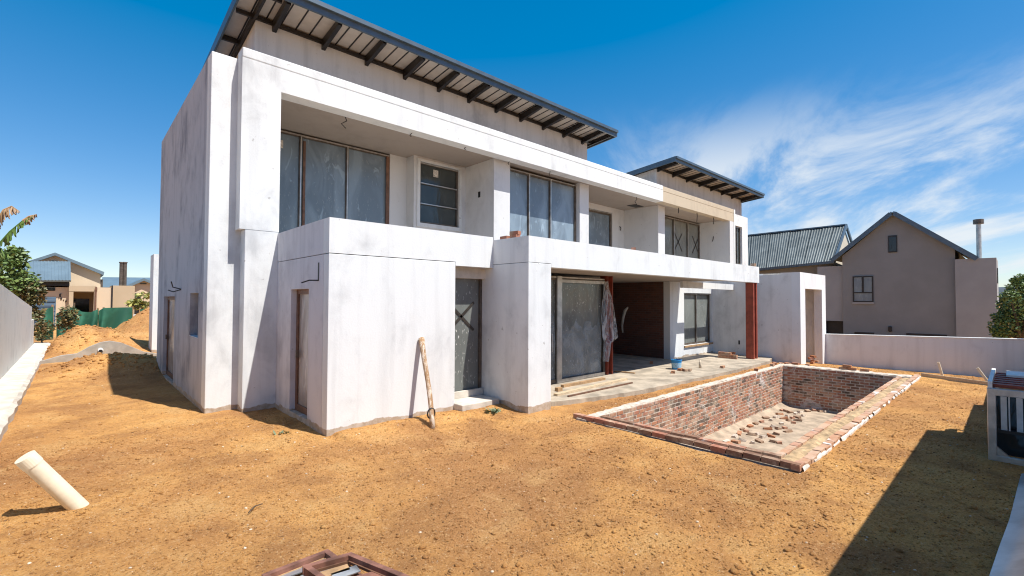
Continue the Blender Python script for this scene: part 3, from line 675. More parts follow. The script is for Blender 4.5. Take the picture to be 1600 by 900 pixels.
# rim courses: near side (along Y) two rows, front side (along X) two rows
rimx = [brickmesh(.222, .106, .073, MAT['brick_coping']), brickmesh(.222, .106, .073, BR[0]), brickmesh(.222, .106, .073, BR[4])]
wmat = brickmat('limewashed brick', (.62, .50, .42), (.74, .70, .66), .9)
rimw = [brickmesh(.106, .222, .073, wmat), brickmesh(.106, .222, .073, BR[4]), brickmesh(.106, .222, .073, MAT['pebble'])]
def rim_row_y(x, y0, y1, z):
    y = y0
    while y < y1-.1:
        inst(rimx[int(rng.choice(3, p=[.55, .3, .15]))], 'brick', (x+random.uniform(-.008, .008), y+.111, z+random.uniform(-.006, .006)), (random.uniform(-.02, .02), random.uniform(-.02, .02), math.pi/2+random.uniform(-.025, .025)), parent=POOL); y += .234
rim_row_y(3.90, PY0+.02, -1.80, .052); rim_row_y(4.26, IY0-.1, PY1-.3, .012)
mb = MB(); mb.box(3.96, 4.2, PY0+.15, PY1-.1, -.2, -.005); mb.build('rim_mortar', 'mortar', POOL)
rimo = [brickmesh(.222, .106, .073, m_) for m_ in (brickmat('dusty rim brick', (.46, .25, .15), (.38, .19, .11), .9), brickmat('pale rim brick', (.52, .34, .23), (.45, .27, .18), 1.0), BR[4])]
x = PX0+.16
while x < PX1-.05:      # outer stretcher course along the front edge, lime splashed
    inst(rimo[int(rng.choice(3, p=[.45, .4, .15]))], 'brick', (x, PY0+.055+random.uniform(-.012, .012), .04+random.uniform(-.008, .008)), (random.uniform(-.05, .05), random.uniform(-.02, .02), random.uniform(-.03, .03)), parent=POOL); x += .232
x = PX0+.55
while x < IX1:
    inst(rimo[int(rng.choice(3, p=[.6, .2, .2]))], 'brick', (x, IY0-.06+random.uniform(-.008, .008), .0+random.uniform(-.006, .006)), (0, random.uniform(-.02, .02), random.uniform(-.02, .02)), parent=POOL); x += .234
mb = MB(); vs = []      # lime-white mortar smeared down the outer face and dirt in the channel between the courses
for i in range(91):
    xx_ = PX0+.12+(PX1-PX0-.15)*i/90
    for yy, zz in ((PY0-.022, -.06), (PY0-.018, .02+.02*random.random()), (PY0+.005, .045+.02*random.random())): vs.append((xx_, yy+random.uniform(-.006, .006), zz))
mb.add(vs, [(i*3+j, (i+1)*3+j, (i+1)*3+j+1, i*3+j+1) for i in range(90) for j in range(2) if random.Random(i*7+1).random() < .62]); struct(mb.build('lime_smear', 'limewash', POOL), 'stuff')
mb = MB(); vs = []
for i in range(121):
    xx_ = PX0+.3+(PX1-PX0-.5)*i/120
    for yy, zz in ((PY0+.10, .03), (PY0+.17, .015), (PY0+.25, .02), (IY0-.12, .015)): vs.append((xx_, yy, zz+random.uniform(-.02, .02)))
mb.add(vs, [(i*4+j, (i+1)*4+j, (i+1)*4+j+1, i*4+j+1) for i in range(120) for j in range(3)]); mb.build('rim_dirt', 'soil_pale', POOL)
mb = MB()   # ragged mortar bed on top of the rear wall
nseg = 90; vs = []
for i in range(nseg+1):
    xx_ = PX0+.06+(IX1+.3-PX0)*i/nseg
    for yy, zz in ((PY1-.0, -.02), (PY1-.03, .04), (-2.1, .055), (IY1+.03, .045), (IY1+.02, .0)):
        vs.append((xx_, yy+random.uniform(-.02, .02), zz+random.uniform(-.014, .014)))
mb.add(vs, [(i*5+j, (i+1)*5+j, (i+1)*5+j+1, i*5+j+1) for i in range(nseg) for j in range(4)]); mb.build('mortar_bed', 'mortar', POOL)
mb = MB(); vs = []
for i in range(31):
    yy = IY1-(IY1-PY0-.15)*i/30
    for xx_, zz in ((IX1+.02, .0), (IX1+.04, .05), (PX1-.2, .06), (PX1-.03, .04), (PX1-.02, -.02)): vs.append((xx_+random.uniform(-.02, .02), yy, zz+random.uniform(-.014, .014)))
mb.add(vs, [(i*5+j, (i+1)*5+j, (i+1)*5+j+1, i*5+j+1) for i in range(30) for j in range(4)]); mb.build('mortar_bed', 'mortar', POOL)

# ------------------------------------------------------------------ loose bricks
def jagged(l, d, h, seed, mat):
    r = random.Random(seed); m_ = MB()
    vs = [(sx*l/2*r.uniform(.8, 1.05), sy*d/2*r.uniform(.8, 1.05), sz*h/2*r.uniform(.85, 1.0)) for sx in (-1, 1) for sy in (-1, 1) for sz in (-1, 1)]
    m_.add(vs, [(0, 1, 3, 2), (4, 6, 7, 5), (0, 4, 5, 1), (2, 3, 7, 6), (0, 2, 6, 4), (1, 5, 7, 3)]); return m_.mesh('broken_brick', mat)
RUBM = brickmat('dusty rubble brick', (.30, .19, .125), (.22, .13, .085))
rub = [jagged(.22, .106, .073, 1, MAT['brick_pile']), jagged(.16, .106, .073, 2, RUBM), jagged(.12, .1, .07, 3, BR[4]), jagged(.22, .106, .073, 4, RUBM), jagged(.1, .09, .06, 5, MAT['mortar']), jagged(.18, .11, .08, 6, MAT['mortar'])]
def floor_z(a, c): return FZ+.10*max(0, 1-(IY1-c)/.35)**2+.05*float(fbm(a*1.5, c*1.5, 4))+.12*max(0, 1-(a-IX0)/3)
spots = [(1172, 664), (1180, 660), (1190, 657), (1197, 652), (1205, 655), (1213, 650), (1218, 645), (1228, 641), (1222, 640), (1235, 643), (1243, 645), (1250, 643), (1225, 652), (1232, 655), (1238, 651), (1246, 650), (1255, 648),
         (1208, 664), (1200, 668), (1216, 668), (1226, 667), (1231, 672), (1221, 660), (1148, 680), (1155, 676), (1160, 669), (1166, 672), (1175, 677), (1183, 676), (1193, 681), (1205, 680), (1208, 688), (1218, 690), (1187, 688), (1176, 690), (1160, 686), (1150, 688),
         (1262, 641), (1272, 640), (1281, 641), (1290, 641), (1135, 688), (1142, 692), (1213, 676), (1240, 659), (1247, 655), (1230, 648)]
for i, (u, v) in enumerate(spots):
    p = P(u, v, z=FZ+.05); q = floor_z(p[0], p[1])
    if not (IX0+.1 < p[0] < IX1-.1 and IY0+.1 < p[1] < IY1-.1): p[0] = min(max(p[0], IX0+.25), IX1-.2); p[1] = min(max(p[1], IY0+.2), IY1-.2); q = floor_z(p[0], p[1])
    o = inst(rub[i % 6], 'broken_brick', (p[0], p[1], q+.022), (random.uniform(-.3, .3), random.uniform(-.3, .3), random.uniform(0, 3.1)))
    tag(o, 'broken brick lying among others on the pool floor', 'brick', 'broken bricks on the pool floor')
p = P(1187, 700, z=-.9); mb = MB(); mb.box(-.4, .4, -.1, .1, -.06, .06)
o = mb.build('mortared_brick_lump', 'brick_coping'); q = floor_z(5.6, -4.6); o.location = (5.35, -4.75, q+.06); o.rotation_euler = (0, 0, 1.45); tag(o, 'long lump of mortared bricks behind the near pool rim', 'brick')

def pile(spec, labels, group, mat=('brick_pile',)):
    for i, (x_, y_, z_, rz) in enumerate(spec):
        me_ = bmeshes[i % len(bmeshes)]; o = inst(me_, 'brick', (x_, y_, z_), (random.uniform(-.03, .03), 0, rz)); tag(o, labels if isinstance(labels, str) else labels[i], 'brick', group)
bmeshes = [brickmesh(.222, .106, .073, MAT['brick_pile']), brickmesh(.222, .106, .073, BR[1]), brickmesh(.222, .106, .073, BR[0])]
HB2 = .0365
# stack beside the steel column on the patio
c0 = P(1145, 560, z=.075); spec = []
for k in range(3):
    for j in range(3 if k < 2 else 2): spec.append((c0[0]-.15+j*.0+.02*k, c0[1]+.36-j*.23, .075+HB2+.074*k, math.pi/2+random.uniform(-.1, .1)))
    spec.append((c0[0]+.14, c0[1]+.28-.1*k, .075+HB2+.074*k, math.pi/2+random.uniform(-.15, .15)))
LV = ('bottom', 'middle', 'top'); OR = ('rear', 'second', 'front')
labs = [f'orange brick, {OR[j]} one of the {LV[k]} course in the stack left of the red column' for k in range(3) for j in range(3 if k < 2 else 2)]
labs = labs[:3]+['orange brick lying at the right side of the bottom course by the red column']+labs[3:6]+['orange brick lying at the right side of the middle course by the red column']+labs[6:]+['orange brick lying at the right side of the top course by the red column']
pile(spec, labs, 'bricks stacked by the steel column')
c1 = P(1066, 556, z=.075); spec = [(c1[0], c1[1]-.02, .075+HB2+.074*k, .5*(k % 2)) for k in range(4)]+[(c1[0]-.25, c1[1]+.05, .075+HB2, 1.2)]
pile(spec, [f'orange brick, {q} of the little stack under the patio window' for q in ('bottom one', 'second from bottom', 'third from bottom', 'top one')]+['orange brick lying left of the little stack under the patio window'], 'bricks under the patio window')
for (u, v, rz, lab) in ((1052, 583, .4, 'loose brick lying on the patio in front of the blue bucket'), (1063, 579, .1, 'brick half hidden beside the foot of the blue bucket'), (1070, 580, 1.0, 'dark broken brick just right of the blue bucket'), (1077, 580, .2, 'flat brick lying second right of the blue bucket'), (1129, 575, .1, 'single brick on the sandy patio edge in front of the stack'), (1018, 568, .5, 'brick lying in the shade of the covered patio')):
    p = P(u, v, z=.075); o = inst(rub[0] if v != 580 else rub[1], 'brick', (p[0], p[1], .075+HB2), (0, 0, rz)); tag(o, lab, 'brick')
# bricks on the rims
zr = .075
for (u, v, x_, y_, z_, rz, lab) in ((0, 0, 14.75, -3.85, .06, 1.5, 'brick on the far pool rim, left of two stacked together'), (0, 0, 14.75, -4.08, .06, 1.6, 'brick on the far pool rim, right of two stacked together'), (0, 0, 14.75, -3.95, .134, 1.5, 'brick lying on top of two others on the far pool rim'), (0, 0, 14.75, -4.4, .06, 1.55, 'single brick right of the little stack on the far pool rim'),
        (0, 0, 13.9, -1.95, .06, .1, 'brick on the rear pool rim near the red column'), (0, 0, 12.4, -1.98, .06, .3, 'pale brick left lying on the rear pool rim in front of the patio')):
    o = inst(bmeshes[0], 'brick', (x_, y_-(.12 if y_ > -2 else 0), z_+HB2), (0, 0, rz)); tag(o, lab, 'brick')
for k, (x_, y_, rz) in enumerate(((15.12, -1.95, .3), (15.25, -2.12, 1.0), (15.32, -2.35, 1.4), (15.2, -2.75, .1), (15.1, -1.75, .5))):
    o = inst(bmeshes[k % 3], 'brick', (x_, y_, G(x_, y_)+HB2-.005), (0, 0, rz)); tag(o, ('loose brick on soil just right of the red steel column', 'loose brick lying crosswise between steel column and portal', 'loose brick nearest the shaded portal side wall', 'loose brick between the portal and the far pool corner', 'loose brick tucked behind the foot of the red steel column')[k], 'brick', 'bricks between column and portal')
pm = ((xo0+xo1)/2-.5, pf-.05)
for k in range(5):
    o = inst(bmeshes[k % 3], 'brick', (pm[0]+.1*(k % 2)+(0 if k < 4 else .55), pm[1]+.03*(k % 3), G(pm[0], pm[1])+.02+HB2+(.074*(k) if k < 4 else 0)), (0, 0, .3*k)); tag(o, ('bottom brick of the heap in the white portal opening', 'second brick up in the heap in the white portal opening', 'third brick up in the heap in the white portal opening', 'top brick of the heap in the white portal opening', 'single brick beside the heap in the white portal opening')[k], 'brick', 'bricks in the portal')
# bricks on the balcony
for x_, y_, z_, rz, lab in ((3.62, -.25, 3.47, 1.5, 'brick lying at the left of the balcony corner, half hidden'), (3.62, -.55, 3.47, 1.45, 'lower red brick on the balcony corner above the pillar'), (3.62, -.56, 3.544, 1.7, 'upper red brick on the balcony corner above the pillar'), (7.4, -.95, 3.47, .6, 'small red brick piece on the long balcony beam')):
    o = inst(bmeshes[2], 'brick', (x_, y_, z_+HB2), (0, 0, rz)); tag(o, lab, 'brick')
mb = MB(); mb.box(15.42, 15.6, -1.0, -.86, 3.47, 3.60); o = mb.build('brick_pair', BR[2]); tag(o, 'red brick block standing on the right end of the balcony beam', 'brick')

# ------------------------------------------------------------------ things on the site
def lathe(m_, prof, n=24, c=(0, 0, 0)):
    vs = [(c[0]+r*math.cos(2*math.pi*k/n), c[1]+r*math.sin(2*math.pi*k/n), c[2]+z) for r, z in prof for k in range(n)]
    fs = [(i*n+k, i*n+(k+1) % n, (i+1)*n+(k+1) % n, (i+1)*n+k) for i in range(len(prof)-1) for k in range(n)]
    m_.add(vs, fs); return m_
p = P(1057, 577, z=.075); bk = thing('bucket', 'blue plastic bucket standing on the patio', 'bucket', (p[0], p[1], .075))
mb = lathe(MB(), [(.0, 0), (.135, 0), (.155, .27), (.165, .275), (.165, .30), (.15, .30), (.13, .02), (0, .02)], 24, (p[0], p[1], .075)); mb.build('body', 'blue', bk, smooth=False)
mb = lathe(MB(), [(.1405, .06), (.1525, .21)], 24, (p[0], p[1], .075)); vsx = mb.v; mb2 = MB(); n = 24
sel = [k for k in range(n) if math.cos(2*math.pi*k/n-math.radians(215)) > .35]
for k in sel: mb2.add([vsx[k], vsx[(k+1) % n], vsx[n+(k+1) % n], vsx[n+k]], [(0, 1, 2, 3)])
mb2.v = [(a+(a-p[0])*.012, b_+(b_-p[1])*.012, c) for a, b_, c in mb2.v]; mb2.build('label_print', 'bluelight', bk)
mb = MB(); mb.tube([(p[0]+.16*math.cos(t), p[1]+.16*math.sin(t)*.5, .36+.06*math.sin(t)) for t in np.linspace(0, math.pi, 10)], .006, 5); mb.build('handle', 'alu_pale', bk)
# glass bottle
p = P(1094, 575, z=.075); bo = tag(lathe(MB(), [(0, 0), (.04, 0), (.04, .15), (.015, .2), (.015, .25), (0, .25)], 12, (p[0], p[1], .076)).build('bottle', 'pebble', smooth=True), 'small pale bottle standing on the patio right of the bucket', 'bottle')
# planks in front of the slider
def plank(a, b, w_, h_, mat, lab, name='plank'):
    m_ = MB(); m_.bar(a, b, w_, h_); return tag(m_.build(name, mat), lab, 'plank')
a, b = P(868, 617, z=.1), P(978, 592, z=.1); plank((a[0], a[1], .10), (b[0], b[1], .10), .11, .05, 'timber', 'long pale plank lying on the patio before the glass slider')
a, b = P(880, 604, z=.1), P(945, 592, z=.1); plank((a[0], a[1]+.03, .105), (b[0], b[1]+.03, .105), .1, .06, 'timber2', 'short brown plank along the foot of the glass slider')
a, b = P(885, 618, z=.1), P(985, 597, z=.1); plank((a[0], a[1]-.05, .09), (b[0], b[1]-.05, .09), .05, .03, 'rust_frame', 'thin dark batten lying in front of the pale plank')
a, b = P(960, 580, z=.09), P(992, 583, z=.09); plank((a[0], a[1], .09), (b[0], b[1], .09), .08, .03, 'timber2', 'short plank in the shade right of the red column by the slider')
p = P(873, 611, z=.075); mb = MB(); mb.box(p[0]-.08, p[0]+.08, p[1]-.05, p[1]+.05, .075, .16); tag(mb.build('timber_block', 'timber2'), 'small timber block at the left end of the patio planks', 'block')
# torn plastic hanging from the slider corner
top = np.array(P(948, 442, y=.33)); shp = [(947, 948, 949, 440), (944, 950, 953, 465), (941, 950, 958, 495), (940, 953, 965, 527), (942, 950, 957, 536), (944, 947, 951, 565)]
mb = MB(); vs = []; ncol = 9; rows = []
for r_ in range(len(shp)-1):
    for k in range(5): t = k/5; rows.append([shp[r_][i]*(1-t)+shp[r_+1][i]*t for i in range(4)])
rows.append(list(shp[-1]))
for r_, (ua, um, ub, v) in enumerate(rows):
    for k in range(ncol):
        t = k/(ncol-1); q = P(ua+(ub-ua)*t, v, y=.30); fold = .05*math.sin(t*9+r_*.25)+.03*math.sin(t*17)
        vs.append((q[0], .30+fold, q[2]))
mb.add(vs, [(i*ncol+j, (i+1)*ncol+j, (i+1)*ncol+j+1, i*ncol+j+1) for i in range(len(rows)-1) for j in range(ncol-1)])
o = mb.build('plastic_sheet', 'plastic', smooth=True); tag(o, 'torn clear plastic sheet hanging from the slider beside the red column', 'plastic sheet')
# leaning pole
a = P(676, 663, z=.06); a = (a[0], a[1], G(a[0], a[1])-.01); b = P(660, 528, y=-.05); mb = MB()
pts = [Vector(a).lerp(Vector((b[0], -.05, b[2])), t)+Vector((.02*math.sin(t*5), 0, 0)) for t in np.linspace(0, 1, 9)]
po = thing('leaning_pole', 'rough wooden pole leaning against the white low block', 'pole', a)
mb.tube(pts, [.048, .045, .043, .045, .042, .044, .046, .05, .055], 9); mb.build('shaft', 'polewood', po, smooth=True)
c_ = pts[1]; mb = MB(); mb.tube([(c_.x+.075*math.cos(t), c_.y+.02, c_.z+.05+.09*math.sin(t)) for t in np.linspace(0, 6.28, 14)], .013, 6); mb.build('iron_ring', 'black', po)
# pipe stub sticking out of the soil
base = P(127, 796, z=-.03); shp_ = P(18, 803, z=0); tt = .33
topv = np.array([shp_[0]+.315*tt, shp_[1]-tt, 1.9*tt])
ax_ = (Vector(topv)-Vector(base)).normalized(); base_v = Vector(base)-ax_*.2
pp = thing('pipe_stub', 'cream plastic pipe sticking slantwise out of the soil', 'pipe', tuple(base))
mb = MB(); mb.tube([base_v, Vector(topv)], .078, 24, cap=False); mb.tube([base_v, Vector(topv)-ax_*.002], .072, 24, cap=False); mb.build('barrel', 'pvc', pp, smooth=True)
mb = MB(); mb.tube([Vector(topv)-ax_*.10, Vector(topv)+ax_*.01], .083, 24); mb.build('end_cap', 'pvc', pp, smooth=False)
# steel frames in the foreground
def flatframe(poly, wbar, z, hh, name, label, mats, infill=None, cat='steel frame'):
    t_ = thing(name, label, cat, (poly[0][0], poly[0][1], z))
    n_ = len(poly)
    for i in range(n_):
        a_, b_ = Vector((*poly[i], z)), Vector((*poly[(i+1) % n_], z)); d_ = (b_-a_).normalized()
        m_ = MB(); m_.bar(a_-d_*(.0 if i % 2 else wbar/2), b_+d_*(-.0 if i % 2 else wbar/2), wbar, hh if i % 2 else hh*.94); m_.build('frame_bar', mats[0], t_)
        ctr = Vector((sum(p_[0] for p_ in poly)/n_, sum(p_[1] for p_ in poly)/n_, z)); nrm = (ctr-(a_+b_)/2).normalized()
        m_ = MB(); m_.bar(a_+nrm*wbar*.62+Vector((0, 0, -hh*.3)), b_+nrm*wbar*.62+Vector((0, 0, -hh*.3)), wbar*.3, hh*.35); m_.build('rebate', mats[1], t_)
    for q in (infill or []):
        m_ = MB(); m_.bar((q[0], q[1], z-hh*.25), (q[2], q[3], z-hh*.25), q[4], .008); m_.build(q[5], q[6], t_)
    return t_
def g2(u, v, z): q = P(u, v, z=z); return (q[0], q[1])
A = [g2(415, 903, .06), g2(510, 866, .06), g2(700, 1010, .06), g2(560, 1090, .06)]
B = [g2(478, 893, .12), g2(546, 874, .12), g2(730, 950, .12), g2(640, 1010, .12)]
flatframe(A, .045, .06, .06, 'steel_frame', 'rusty red steel frame lying lowest in the foreground pile', ('rusty', 'timber2'),
          [(*g2(432, 901, .06), *g2(518, 871, .06), .075, 'metal_strip', 'sheet'), (*g2(470, 900, .06), *g2(540, 880, .06), .06, 'metal_strip', 'sheet')])
flatframe(B, .045, .135, .06, 'steel_frame', 'red oxide steel frame with pale strips on top of the foreground pile', ('rusty', 'rust_frame'),
          [(*g2(520, 900, .13), *g2(560, 886, .13), .10, 'metal_strip', 'sheet'), (*g2(485, 902, .13), *g2(545, 884, .13), .09, 'metal_strip', 'timber2'), (*g2(560, 905, .13), *g2(600, 893, .13), .12, 'metal_strip', 'rusty')])
# twig
a = P(388, 801, z=.02); b = P(410, 787, z=.03); mb = MB(); mb.tube([a, ((a[0]+b[0])/2, (a[1]+b[1])/2+.02, .04), b], .006, 5); tag(mb.build('twig', 'bark'), 'thin dark twig lying on the sunlit soil', 'twig')

# aluminium crate of frames at the right
cy0 = P(1544, 716, z=.02); CXa, CYa = cy0[0], cy0[1]; CZ = 1.0; CYb = -7.9; CXb = CXa+1.9; gzc = -.02
CR = thing('metal_crate', 'pale aluminium crate of window frames standing on soil at the right edge', 'crate', (CXa, CYa, 0))
m_ = MB(); m_.wall('y', CYb, CYa, gzc, CZ, CXa, CXa+.06, [(CYb+.09, CYa-.09, gzc+.10, CZ-.10)]); m_.build('front_frame', 'alu_pale', CR, .008)
m_ = MB(); m_.wall('y', CYb, CYa, gzc, CZ, CXb, CXb+.06, [(CYb+.09, CYa-.09, gzc+.10, CZ-.10)]); m_.build('back_frame', 'alu_pale', CR)
for zz in (gzc+.02, CZ-.06):
    for yy in (CYb+.03, CYa-.05):
        m_ = MB(); m_.box(CXa+.06, CXb, yy-.03, yy+.03, zz, zz+.05); m_.build('rail', 'alu_pale', CR)
m_ = MB(); m_.box(CXa+.30, CXa+.32, CYb+.05, CYa-.06, gzc+.06, CZ-.08); m_.build('dark_panel', 'glass_dark', CR)
for k in range(4):
    yy = CYa-.13-k*.15; m_ = MB(); m_.box(CXa+.12, CXa+.17, yy-.06, yy-.0, .42, CZ-.09).box(CXa+.10, CXa+.12, yy-.09, yy-.075, .42, CZ-.09); m_.build('profile', 'sheet', CR)
m_ = MB(); m_.box(CXa+.10, CXa+.2, CYb+.1, CYa-.1, .38, .42); m_.build('cross_rail', 'black', CR)
for yy, s_ in ((CYa-.09, -1), ):
    m_ = MB(); m_.prism([(yy, gzc+.10), (yy, gzc+.22), (yy+s_*.12, gzc+.10)], 'x', CXa+.005, CXa+.055); m_.build('corner_gusset', 'alu_pale', CR)
for k in range(7):
    xx_ = CXa+.14+k*.25; m_ = MB(); m_.bar((xx_, CYb+.04, CZ+.03), (xx_, CYa-.06, CZ+.03), .12, .045); m_.build('slat', 'redoxide', CR)
m_ = MB(); m_.box(CXa+.02, CXb, CYa-.055, CYa-.01, CZ+.001, CZ+.09); m_.build('side_rail', 'white', CR)
o = MB().box(CXa+1.1, CXa+1.75, CYb+.02, CYa-.18, CZ+.054, CZ+.085).build('white_board', 'white'); tag(o, 'white board lying on top of the aluminium crate', 'board')
# bent sheet at the foot of the right wall
mb = MB(); vs = []
edge = [P(1547, 902, z=.02), P(1562, 856, z=.02), P(1578, 811, z=.02), P(1589, 770, z=.02), P(1598, 731, z=.02)]
edge = [edge[0]+(edge[0]-edge[1])*3, edge[0]+(edge[0]-edge[1])*1.5]+edge
edge[-1] = edge[-1]-(edge[-1]-edge[-2])*.25
for e in edge:
    for k in range(7):
        t = k/6; vs.append((e[0]+.05*t, e[1]-.40*t-.02*math.sin(e[0]*2)*t, .03+.30*t**1.4+.012*math.sin(e[0]*3+t*4)))
n7 = len(vs); vs += [(a_, b_+.004, c_-.006) for a_, b_, c_ in vs]; ne = len(edge)
fs = [(i*7+j, (i+1)*7+j, (i+1)*7+j+1, i*7+j+1) for i in range(ne-1) for j in range(6)]; fs += [tuple(n7+q for q in f)[::-1] for f in fs]
mb.add(vs, fs); tag(mb.build('metal_sheet', 'sheet', smooth=True), 'bent galvanised metal sheet lying in shade at the lower right', 'metal sheet')
# boards beyond the pool
a, b = P(1440, 586, z=.03), P(1546, 602, z=.03); mb = MB(); mb.bar((a[0], a[1], G(a[0], a[1])+.04), (b[0]+.1, b[1]-.15, G(b[0], b[1])+.04), .04, .13); tag(mb.build('edge_board', 'timber'), 'long timber board on edge from the pool corner to the crate', 'plank')
for (u0, v0, u1, v1, xx_, lab) in ((1473, 579, 1466, 566, 17.4, 'short pale peg leaning in the soil before the far wall'), (1546, 594, 1527, 575, 15.9, 'pale stake leaning left beside the aluminium crate')):
    a, b = P(u0, v0, x=xx_), P(u1, v1, x=xx_); mb = MB(); mb.bar((a[0], a[1], min(a[2], G(a[0], a[1]))-.05), b, .085, .06); tag(mb.build('stake', 'pvc'), lab, 'stake')

# ------------------------------------------------------------------ boundary walls
mb = MB(); xw = xr-.12
zt0 = P(1292, 523, x=xw)[2]; zt1 = P(1600, 531, x=xw)[2]
mb.add([(xw, pf+.1, -1.2), (xw, -9, -1.2), (xw, -9, zt1+.03), (xw, pf+.1, zt0), (xw+.23, pf+.1, -1.2), (xw+.23, -9, -1.2), (xw+.23, -9, zt1+.03), (xw+.23, pf+.1, zt0)], [(0, 1, 2, 3), (7, 6, 5, 4), (3, 2, 6, 7), (0, 3, 7, 4), (1, 5, 6, 2), (0, 4, 5, 1)])
FW = mb.build('boundary_wall', 'fence_wall'); tag(FW, 'low pale plastered boundary wall beyond the pool under the grey gable', 'wall')
mb = MB(); mb.add([(xw-.02, pf-.001, zt0+.001), (xw-.02, -9, zt1+.031), (xw+.25, -9, zt1+.031), (xw+.25, pf-.001, zt0+.001), (xw-.02, pf-.001, zt0+.03), (xw-.02, -9, zt1+.06), (xw+.25, -9, zt1+.06), (xw+.25, pf-.001, zt0+.03)], [(0, 1, 2, 3), (4, 5, 6, 7), (0, 1, 5, 4), (3, 2, 6, 7), (0, 3, 7, 4), (1, 2, 6, 5)])
mb.build('coping', 'white', FW)
RW = thing('boundary_wall', 'stepped plastered boundary wall beside the camera, mostly out of view', 'wall', (5, -8.05, 0))
yw = -7.95; hts = ((-9, 8.25, (-6.5-yw)*1.9), (8.25, 11.5, (-6.93-yw)*1.9), (11.5, 19.8, (-7.07-yw)*1.9))
for a_, b_, h_ in hts:
    mb = MB(); mb.box(a_+.001, b_-.001, yw-.22, yw, -.6, h_-.05).box(a_+.001, b_-.001, yw-.25, yw+.001, h_-.049, h_); mb.build('wall_panel', 'fence_wall', RW)
# left boundary wall and its footing
LX = -4.3
zA = P(0, 443, x=LX); zE = P(50, 480, x=LX)
LW = thing('boundary_wall', 'grey plastered boundary wall along the left edge', 'wall', (LX, 10, 0))
yE = zE[1]
mb = MB(); mb.add([(LX, -3, -.3), (LX, yE, -.3), (LX, yE, zE[2]), (LX, zA[1], zA[2]), (LX, -3, zA[2]+.9), (LX-.23, -3, -.3), (LX-.23, yE, -.3), (LX-.23, yE, zE[2]), (LX-.23, zA[1], zA[2]), (LX-.23, -3, zA[2]+.9)],
       [(0, 1, 2, 3, 4), (9, 8, 7, 6, 5), (0, 4, 9, 5), (4, 3, 8, 9), (3, 2, 7, 8), (2, 1, 6, 7), (0, 5, 6, 1)]); mb.build('wall_panel', 'grey_wall', LW)
mb = MB(); mb.box(LX-.23, LX+.002, yE+.002, yE+1.6, -.3, zE[2]-.55); mb.build('wall_step', 'grey_wall', LW)
mb = MB(); vs = []
for i in range(60):
    yy = -3+i*(yE+2.5+3)/59
    for xx_, zz in ((LX+.003, .20), (-3.86, .17), (-3.79, .12), (-3.77, -.3)): vs.append((xx_+(random.uniform(-.025, .025) if xx_ > -4 else 0), yy, zz+random.uniform(-.012, .012)))
mb.add(vs, [(i*4+j, (i+1)*4+j, (i+1)*4+j+1, i*4+j+1) for i in range(59) for j in range(3)]); mb.build('footing', 'concrete', LW)

# low wavy garden wall among the soil heaps
GW = thing('garden_wall', 'low grey cement wall with a wavy top between the soil heaps', 'wall', (-2, 14.6, 0))
prof = [(60, 566), (95, 556), (120, 553), (140, 542), (158, 535), (172, 533), (190, 536), (208, 543), (225, 550), (246, 553)]
pts = [P(u, v, y=14.6) for u, v in prof]; poly = [(q[0], q[2]) for q in pts]+[(pts[-1][0]+.3, -.4), (pts[0][0], -.4)]
mb = MB(); mb.prism(poly, 'y', 14.6, 14.85); mb.build('wall_panel', 'cement', GW)
q = P(157, 547, y=14.55); mb = MB(); mb.tube([(q[0], 14.65, q[2]), (q[0], 14.40, q[2]+.01)], .075, 14); S = mb.build('pipe_end', 'white', GW)
mb = MB(); mb.tube([(q[0], 14.42, q[2]-.03), (q[0], 14.395, q[2]-.03)], .06, 14); mb.build('pipe_hole', 'black', S)

# ------------------------------------------------------------------ shade net fence
FY = 27.0
FN = thing('shade_net_fence', 'green shade net fence sagging between posts before the beige houses', 'fence', (-6, FY, 0))
mn, tn, bn = newmat('green shade net')
colr = mixc(tn, rng_map(tn, pos_noise(tn, 1.1, 4, .5), .35, .65), (.012, .085, .052), (.03, .16, .10)); tn.links.new(colr, bn.inputs['Base Color']); bn.inputs['Roughness'].default_value = .7
MAT['net'] = mn
panels = [[(58, 486, 530), (72, 483, 530), (83, 479, 530)], [(88, 490, 530), (105, 482, 526), (116, 480, 524)], [(116, 480, 524), (128, 487, 524), (142, 488, 522), (153, 483, 518)], [(154, 486, 520), (162, 481, 528), (185, 480.5, 528), (207, 480, 526)], [(219, 483, 512), (234, 482, 512), (246, 482, 512)]]
for pn in panels:
    mb = MB(); vs = []; rows_ = 6; cols = []
    for i in range(len(pn)-1):
        for k in range(5): t = k/5; cols.append([pn[i][j]*(1-t)+pn[i+1][j]*t for j in range(3)])
    cols.append(pn[-1])
    for i, (u, va, vb) in enumerate(cols):
        for r_ in range(rows_):
            t = r_/(rows_-1); q = P(u, va+(vb-va)*t, y=FY); vs.append((q[0], FY+.18*math.sin(i*.8+t*3)*(.3+t), q[2]))
    n0 = len(vs); fs = [(i*rows_+j, (i+1)*rows_+j, (i+1)*rows_+j+1, i*rows_+j+1) for i in range(len(cols)-1) for j in range(rows_-1)]
    mb.add(vs, fs); mb.build('net', 'net', FN, smooth=True)
for (u, va, vb) in ((82, 476, 530), (112, 473, 528), (153, 481, 525), (162, 480, 525), (207, 479, 522), (219, 481, 515)):
    a, b = P(u, vb, y=FY+.2), P(u+(4 if u == 112 else 0), va, y=FY+.2); mb = MB(); mb.tube([(a[0], a[1], -.2), b], .05, 6); mb.build('post', 'timber2' if u != 112 else 'bark', FN)
for k in range(5):
    a = P(209+k*2.1, 500, y=FY+.6); mb = MB(); mb.box(a[0]-.03, a[0]+.03, FY+.6, FY+.63, -.1, P(209, 491, y=FY+.6)[2]); mb.build('picket', 'white', FN)

